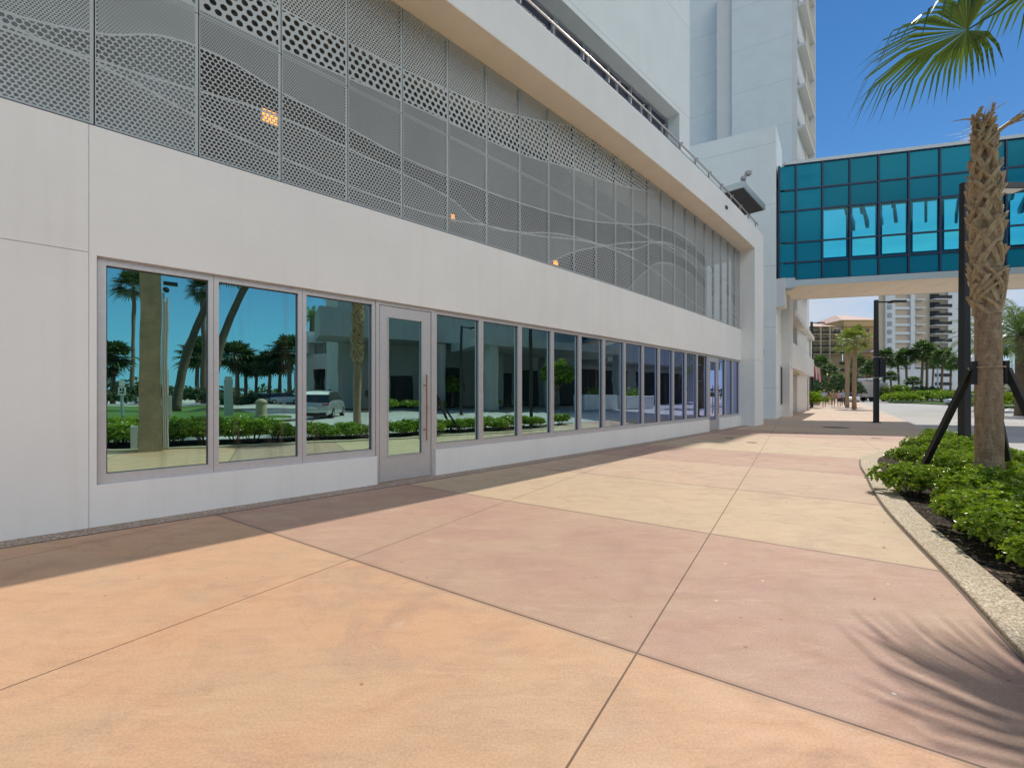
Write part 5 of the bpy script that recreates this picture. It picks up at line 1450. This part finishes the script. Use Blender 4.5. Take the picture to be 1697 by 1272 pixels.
# @@MIRRORED@@
# what stands behind the viewer and across the street: seen in the window glass
lawnp = [(.35, -6.8), (2.95, -3.3), (4.6, -2.8), (15.5, -5.2), (18.2, -6.8), (19.5, -9.5), (40, -30), (20, -70), (-30, -60), (-16, -22)]
tag(MB().poly(lawnp, -.3, .01).build('lawn', M['lawn']), kind='structure')
pu = Vector((1.2, 2.0)).normalized(); pn = Vector((-pu.y, pu.x))
pc = Vector((11.5, -11.2)); A_ = [pc + pu * t_ - pn * .55 for t_ in (-32, 7.5)]; B_ = [pc + pu * t_ + pn * .55 for t_ in (-32, 7.5)]
tag(MB().strip(A_, B_, -.05, .016).build('path', M['path']), kind='structure')
# concrete utility pole close behind the viewer
UP = Vector((1.22, -.30, 0)); ua = Vector((.70, -.71, 0)); ub = Vector((.71, .70, 0))
up = thing('utility_pole', UP, 'square weathered concrete utility pole mirrored in the first window', 'utility pole')
m = MB()
for z0, z1, w0, w1 in ((-.05, 3.1, .215, .205), (3.105, 5.0, .205, .198), (5.005, 9.5, .198, .17)):
    p = [UP + ua * a * w0 + ub * b * w0 for a, b in ((-1, -1), (1, -1), (1, 1), (-1, 1))]; q = [UP + ua * a * w1 + ub * b * w1 for a, b in ((-1, -1), (1, -1), (1, 1), (-1, 1))]
    m.hexa([(x.x, x.y, z0) for x in p[::-1]] + [(x.x, x.y, z1) for x in q[::-1]])
m.build('shaft', M['concrete_pole'], up)
for nm, a0, a1, b0, b1, z0, z1 in (('meter_box', .03, .20, .225, .43, .85, 1.36), ('upper_box', .05, .17, .225, .36, 1.42, 2.0), ('lower_box', -.15, .05, -.36, -.225, .1, .62)):
    m = MB(); m.obox(UP, ua, ub, a0 - .15, a1 - .15, b0, b1, z0, z1); m.build(nm, M['canopy'], up, bevel=.012)
m = MB()
for b_, z1 in ((.245, 3.9), (.285, 3.7), (.33, 3.8)):
    q = UP + ub * b_ - ua * .1; m.tube([(q.x, q.y, .05), (q.x, q.y, z1)], .022, 8)
m.build('conduit', M['alu'], up)
m = MB(); q = UP + ub * .30 - ua * .12; m.ball((q.x, q.y, 3.98), .07); m.obox((q.x, q.y, 0), ub, ua, -.05, .22, -.06, .06, 4.10, 4.18); m.build('camera', M['black'], up)
def rtall(px, py, ytop, k=1.0):
    g, d = mirrored(px, py, k); return g, hz(ytop, d), d
g, z, d = rtall(222, 665, 475, 1.0)
TP = sabal('fan_palm', g, 'tall thin fan palm mirrored at the left of the first window', 'tall palms behind the viewer', z, .36 * d / 90, .30 * d / 90, (0, 0), 34, .028 * d, .022 * d, 71, None, 'leaf_dark', 20, 'bark_far', .05)
g, z, d = rtall(293, 680, 440, 1.0)
lp = sabal('leaning_palm', g, 'leaning palm trunk mirrored in the first window behind the concrete pole', 'tall palms behind the viewer', z, .33, .27, (2.2, 3.0), 30, 1.1, .9, 72, None, 'leaf_dark', 20, 'bark_far')
g, z, d = rtall(335, 668, 478, 1.0)
t2 = sabal('fan_palm', g, 'tall straight palm mirrored at the right of the first window', 'tall palms behind the viewer', z, .40, .34, (0, 0), 32, .026 * d, .02 * d, 73, None, 'leaf_dark', 20, 'bark_far')
g, z, d = rtall(356, 680, 430, 1.0)
sabal('leaning_palm', g, 'leaning palm mirrored between the first and second windows', 'tall palms behind the viewer', z, .33, .27, (2.0, 2.6), 26, 1.1, .9, 74, None, 'leaf_dark', 20, 'bark_far')
SB = None
sab = [(192, 668, 590), (325, 667, 590), (395, 668, 592), (425, 667, 610), (445, 668, 603), (462, 667, 600), (478, 668, 583), (180, 668, 605), (340, 666, 585), (408, 667, 603)]
for i, (px, py, yt) in enumerate(sab):
    g, z, d = rtall(px, py, yt)
    if SB is None:
        SB = sabal('cabbage_palm', g, 'bushy dark cabbage palm behind the lawn, mirrored in the left windows', 'cabbage palms behind the lawn', 5.5, .25, .22, (0, 0), 30, 1.6, 1.1, 81, None, 'leaf_dark', 18, 'bark_far', .07)
        SB.scale = (z / 5.5,) * 3
    else: dup(SB, g, i * 1.1, z / 5.5)
for i, (px, py, rad, h) in enumerate([(345, 672, 2.6, 2.0), (310, 672, 2.6, 2.2), (190, 672, 2.4, 1.6), (400, 676, 2.0, 1.2), (218, 668, 3.0, 3.0), (250, 668, 3.0, 2.6), (545, 674, 2.2, 2.0)]):
    g, d = mirrored(px, py, 1.0); bush(g, rad, h, 'dark bush behind the lawn, mirrored in the left windows', 90 + i, 500, .25, 'leaf_dark', 'bush', 'bush', 'bushes behind the lawn')
# limestone bollard, grey post, sign post
g, d = mirrored(433, 690, 1.0); bo = thing('stone_bollard', g, 'stubby domed limestone bollard on the lawn corner, mirrored in the second window', 'bollard')
m = MB(); m.tube([(g.x, g.y, 0), (g.x, g.y, .12), (g.x, g.y, .13), (g.x, g.y, .78), (g.x, g.y, .80), (g.x, g.y, .86)], [.34, .34, .28, .27, .33, .33], 16); m.build('shaft', M['stone'], bo)
m = MB(); m.ball((g.x, g.y, .86), .29, 14, 8, .75); m.build('cap', M['stone'], bo, smooth=True)
g, d = mirrored(381, 688, 1.0); po = MB(); po.obox(g, (.7, .7, 0), (-.7, .7, 0), -.22, .22, -.22, .22, 0, 2.35); po.obox(g, (.7, .7, 0), (-.7, .7, 0), -.18, .18, -.18, .18, 2.35, 2.5); tag(po.build('marker_post', M['canopy'], bevel=.02), 'square grey post on the lawn, mirrored in the second window', 'post')
g, d = mirrored(206, 695, 1.0); sp_ = thing('sign_post', g, 'parking sign post on the lawn, mirrored at the left of the first window', 'sign')
m = MB(); m.box(g.x - .05, g.x + .05, g.y - .05, g.y + .05, 0, 2.2); m.build('post', M['canopy'], sp_)
nrm = (Vector((-4, 5, 0)) - g).normalized(); sd = Vector((-nrm.y, nrm.x, 0))
m = MB(); m.obox(g + nrm * .06, sd, nrm, -.16, .16, 0, .015, 1.35, 1.75); m.obox(g + nrm * .06, sd, nrm, -.12, .12, 0, .015, 1.80, 2.15); m.build('sign_plate', M['white'], sp_)
m = MB(); m.obox(g + nrm * .076, sd, nrm, -.10, .10, 0, .004, 1.44, 1.50); m.obox(g + nrm * .076, sd, nrm, -.08, -.02, 0, .004, 1.53, 1.70); m.obox(g + nrm * .076, sd, nrm, .02, .09, 0, .004, 1.56, 1.68); m.build('sign_mark', M['tyre'], sp_)
# cars
g1, d = mirrored(508, 688, 1.0); g2, d2 = mirrored(566, 688, 1.0)
c_ = (g1 + g2) / 2; c_.z = -.13; dv = (g1 - Vector((0, 0, 0))).normalized()
car('parked_car', c_, math.atan2((c_ - P(3.2)).y, (c_ - P(3.2)).x) + .25, 'grey crossover seen from behind, mirrored in the third window', 'silver', 4.6, 1.95, 1.72)
for i, (px, py, pt) in enumerate([(425, 668, 'cardark'), (448, 668, 'silver'), (470, 668, 'carwhite'), (230, 666, 'carwhite')]):
    g, d = mirrored(px, py, 1.0); g.z = -.1; car('parked_car', g, R(-60) + i, ['dark car', 'silver car', 'white car', 'white pickup sized car'][i] + [' left of the row', ' in the middle of the row', ' right of the row', ' behind the tall palm'][i] + ', mirrored far beyond the lawn', pt, 4.5 if i < 3 else 5.2, 1.82, 1.6 if i < 3 else 1.9)
# palm standing in the roadside planter right of the picture is mirrored too; plus two tall date palms by the villa
for i, (px, yt) in enumerate(((520, 530), (552, 525))):
    g, z, d = rtall(px, 666, yt); date_palm(g, z, .045 * d, ['left', 'right'][i] + ' one of two tall feathery palms at the white villa, mirrored', 101 + i, 30)
# white villa with roof terrace, mirrored far off
g1, d1 = mirrored(486, 666, 1.0); g2, d2 = mirrored(600, 668, 1.0)
vu = (g2 - g1); VL = vu.length; vu.normalize(); vn = Vector((vu.y, -vu.x, 0))
if vn.dot(-g1) > 0: vn = -vn
vl = thing('white_villa', g1, 'white villa with a roof terrace across the drive, mirrored in the third window', 'building')
def vz(y): return hz(y, d1)
MB().obox(g1, vu, vn, 0, VL * .28, 0, 10, 0, vz(552)).build('stair_tower', M['stucco_plain'], vl)
MB().obox(g1, vu, vn, VL * .281, VL * 1.2, 0, 12, 0, vz(590)).build('wall', M['stucco_plain'], vl)
MB().obox(g1, vu, vn, VL * .281, VL * 1.2, -.5, 12, vz(572), vz(563)).build('roof_slab', M['stucco_plain'], vl)
for k in range(6): MB().obox(g1, vu, vn, VL * (.32 + k * .15), VL * (.335 + k * .15), .2, .6, vz(590), vz(572)).build('post', M['grey'], vl)
for k in range(3): MB().obox(g1, vu, vn, VL * (.36 + k * .25), VL * (.50 + k * .25), -.05, .02, vz(650), vz(615)).build('window', M['glass_far'], vl)
# hotel across the street: porch, columns, drive-in
h1 = Vector((25.5, -8.5, 0)); hu = Vector((.54, .84, 0)).normalized(); hn = Vector((hu.y, -hu.x, 0))
M['stucco_shaded'] = stucco('shaded_hotel_stucco', (.40, .41, .40), .4)  # white walls given a darker colour that stands for their shade
ht = thing('hotel_across', h1 + hu * 15, 'white hotel with deep porch and thick columns across the street, mirrored in the windows', 'building')
w_ = MB()
w_.obox(h1, hu, hn, 2, 66, 5, 14, 0, 16)
w_.obox(h1, hu, hn, 0, 30, 0, 4.99, 6.2, 8.6)
w_.build('wall', M['stucco_shaded'], ht)
for k, (a0, ww) in enumerate(((4.6, 1.5), (10.5, 1.2), (17, 1.4), (24, 1.4))):
    MB().obox(h1, hu, hn, a0, a0 + ww, .4, .4 + ww, 0, 6.2).build('column', M['tan_pale'] if k == 0 else M['stucco_shaded'], ht, bevel=.15)
for a0, a1, z0, z1 in ((6.5, 9.5, 0, 3.2), (11, 15.5, 0, 4.2), (17, 22, 0, 3.8), (23.5, 29, 0, 4.2), (30, 44, 0, 4.6), (46, 62, 0, 4.6)):
    MB().obox(h1, hu, hn, a0, a1, 4.9, 5.02, z0, z1).build('dark_opening', M['darkgrey'], ht)
for k in range(18):
    MB().obox(h1, hu, hn, 3.5 + k * 3.2, 5.6 + k * 3.2, 4.93, 5.02, 9.4, 11.2).build('window', M['glass_far'], ht)
w_ = MB(); w_.obox(h1, hu, hn, 12, 31, -7, -.02, 5.4, 6.1); w_.obox(h1, hu, hn, 33, 64, -1.5, 4.9, 5.2, 6.4); w_.build('porch_roof', M['stucco_shaded'], ht)
for a0 in (13, 29.5): MB().obox(h1, hu, hn, a0, a0 + .9, -6.6, -5.7, 0, 5.4).build('porch_column', M['stucco_shaded'], ht)
# raised white planters and small tree before the porch
q = h1 + hu * 20 - hn * 6
tag(MB().obox(h1, hu, hn, 22, 26.5, -9.2, -7.4, -.1, 1.3).build('planter_wall', M['white'], bevel=.05), 'white raised planter wall before the porch, mirrored in the middle windows', 'planter')
tag(MB().obox(h1, hu, hn, 28, 32.5, -9.4, -7.6, -.1, 1.2).build('planter_wall', M['white'], bevel=.05), 'second white planter wall further along, mirrored in the far windows', 'planter')
def small_tree(loc, h, rad, label, seed):
    t_ = thing('small_tree', (0, 0, 0), label, 'tree')
    m = MB(); m.tube([(0, 0, 0), (.1, .05, h * .3), (.0, .1, h * .6)], [.13, .10, .06], 8)
    r = random.Random(seed)
    for i in range(6): a = i * 1.05; m.tube([(.05, .05, h * .35), (math.cos(a) * rad * .6, math.sin(a) * rad * .6, h * .75)], [.05, .02], 5)
    m.build('trunk', M['bark_far'], t_)
    b = shrub_mesh(rad, h * .75, 700, .26, seed, 9); b.v = [(x[0], x[1], x[2] + h * .3) for x in b.v]; b.build('crown', M['leaf_hedge'], t_); t_.location = loc; return t_
q = h1 + hu * 19.5 - hn * 8; small_tree(q, 4.2, 1.7, 'small broad leaved tree before the porch, mirrored in the middle windows', 201)
q = h1 + hu * 13.2 + hn * 2.5; small_tree(q, 3.0, 1.5, 'low spreading tree in the porch recess, mirrored', 202)
for i, (a_, b_) in enumerate(((5.2, -1.5), (7.5, -1.6), (9.8, -1.5), (16, -1.2), (24.2, -8.3), (30, -8.5))):
    q = h1 + hu * a_ + hn * b_; bush(q, 1.3, .9 if i < 4 else 2.2, 'green bush along the hotel across the street, mirrored in the windows', 210 + i, 350, .12, 'leaf_hedge', 'bush', 'bush', 'bushes along the hotel across the street')
g, d = mirrored(765, 687, 1.0); lamp((g.x, g.y, 0), 5.9, 'black lamp post across the street, mirrored in the window right of the door', (.5, .85))
# mailbox like bin
q = h1 + hu * 3.6 - hn * 1.5; mb_ = thing('mail_box', q, 'small dark box on a post before the hotel column, mirrored in the door glass', 'mail box')
MB().obox(q, hu, hn, -.05, .05, -.05, .05, 0, 1.1).build('post', M['tyre'], mb_); MB().obox(q, hu, hn, -.3, .3, -.2, .2, 1.1, 1.65).build('box', M['tyre'], mb_, bevel=.04)
bpy.context.view_layer.update()
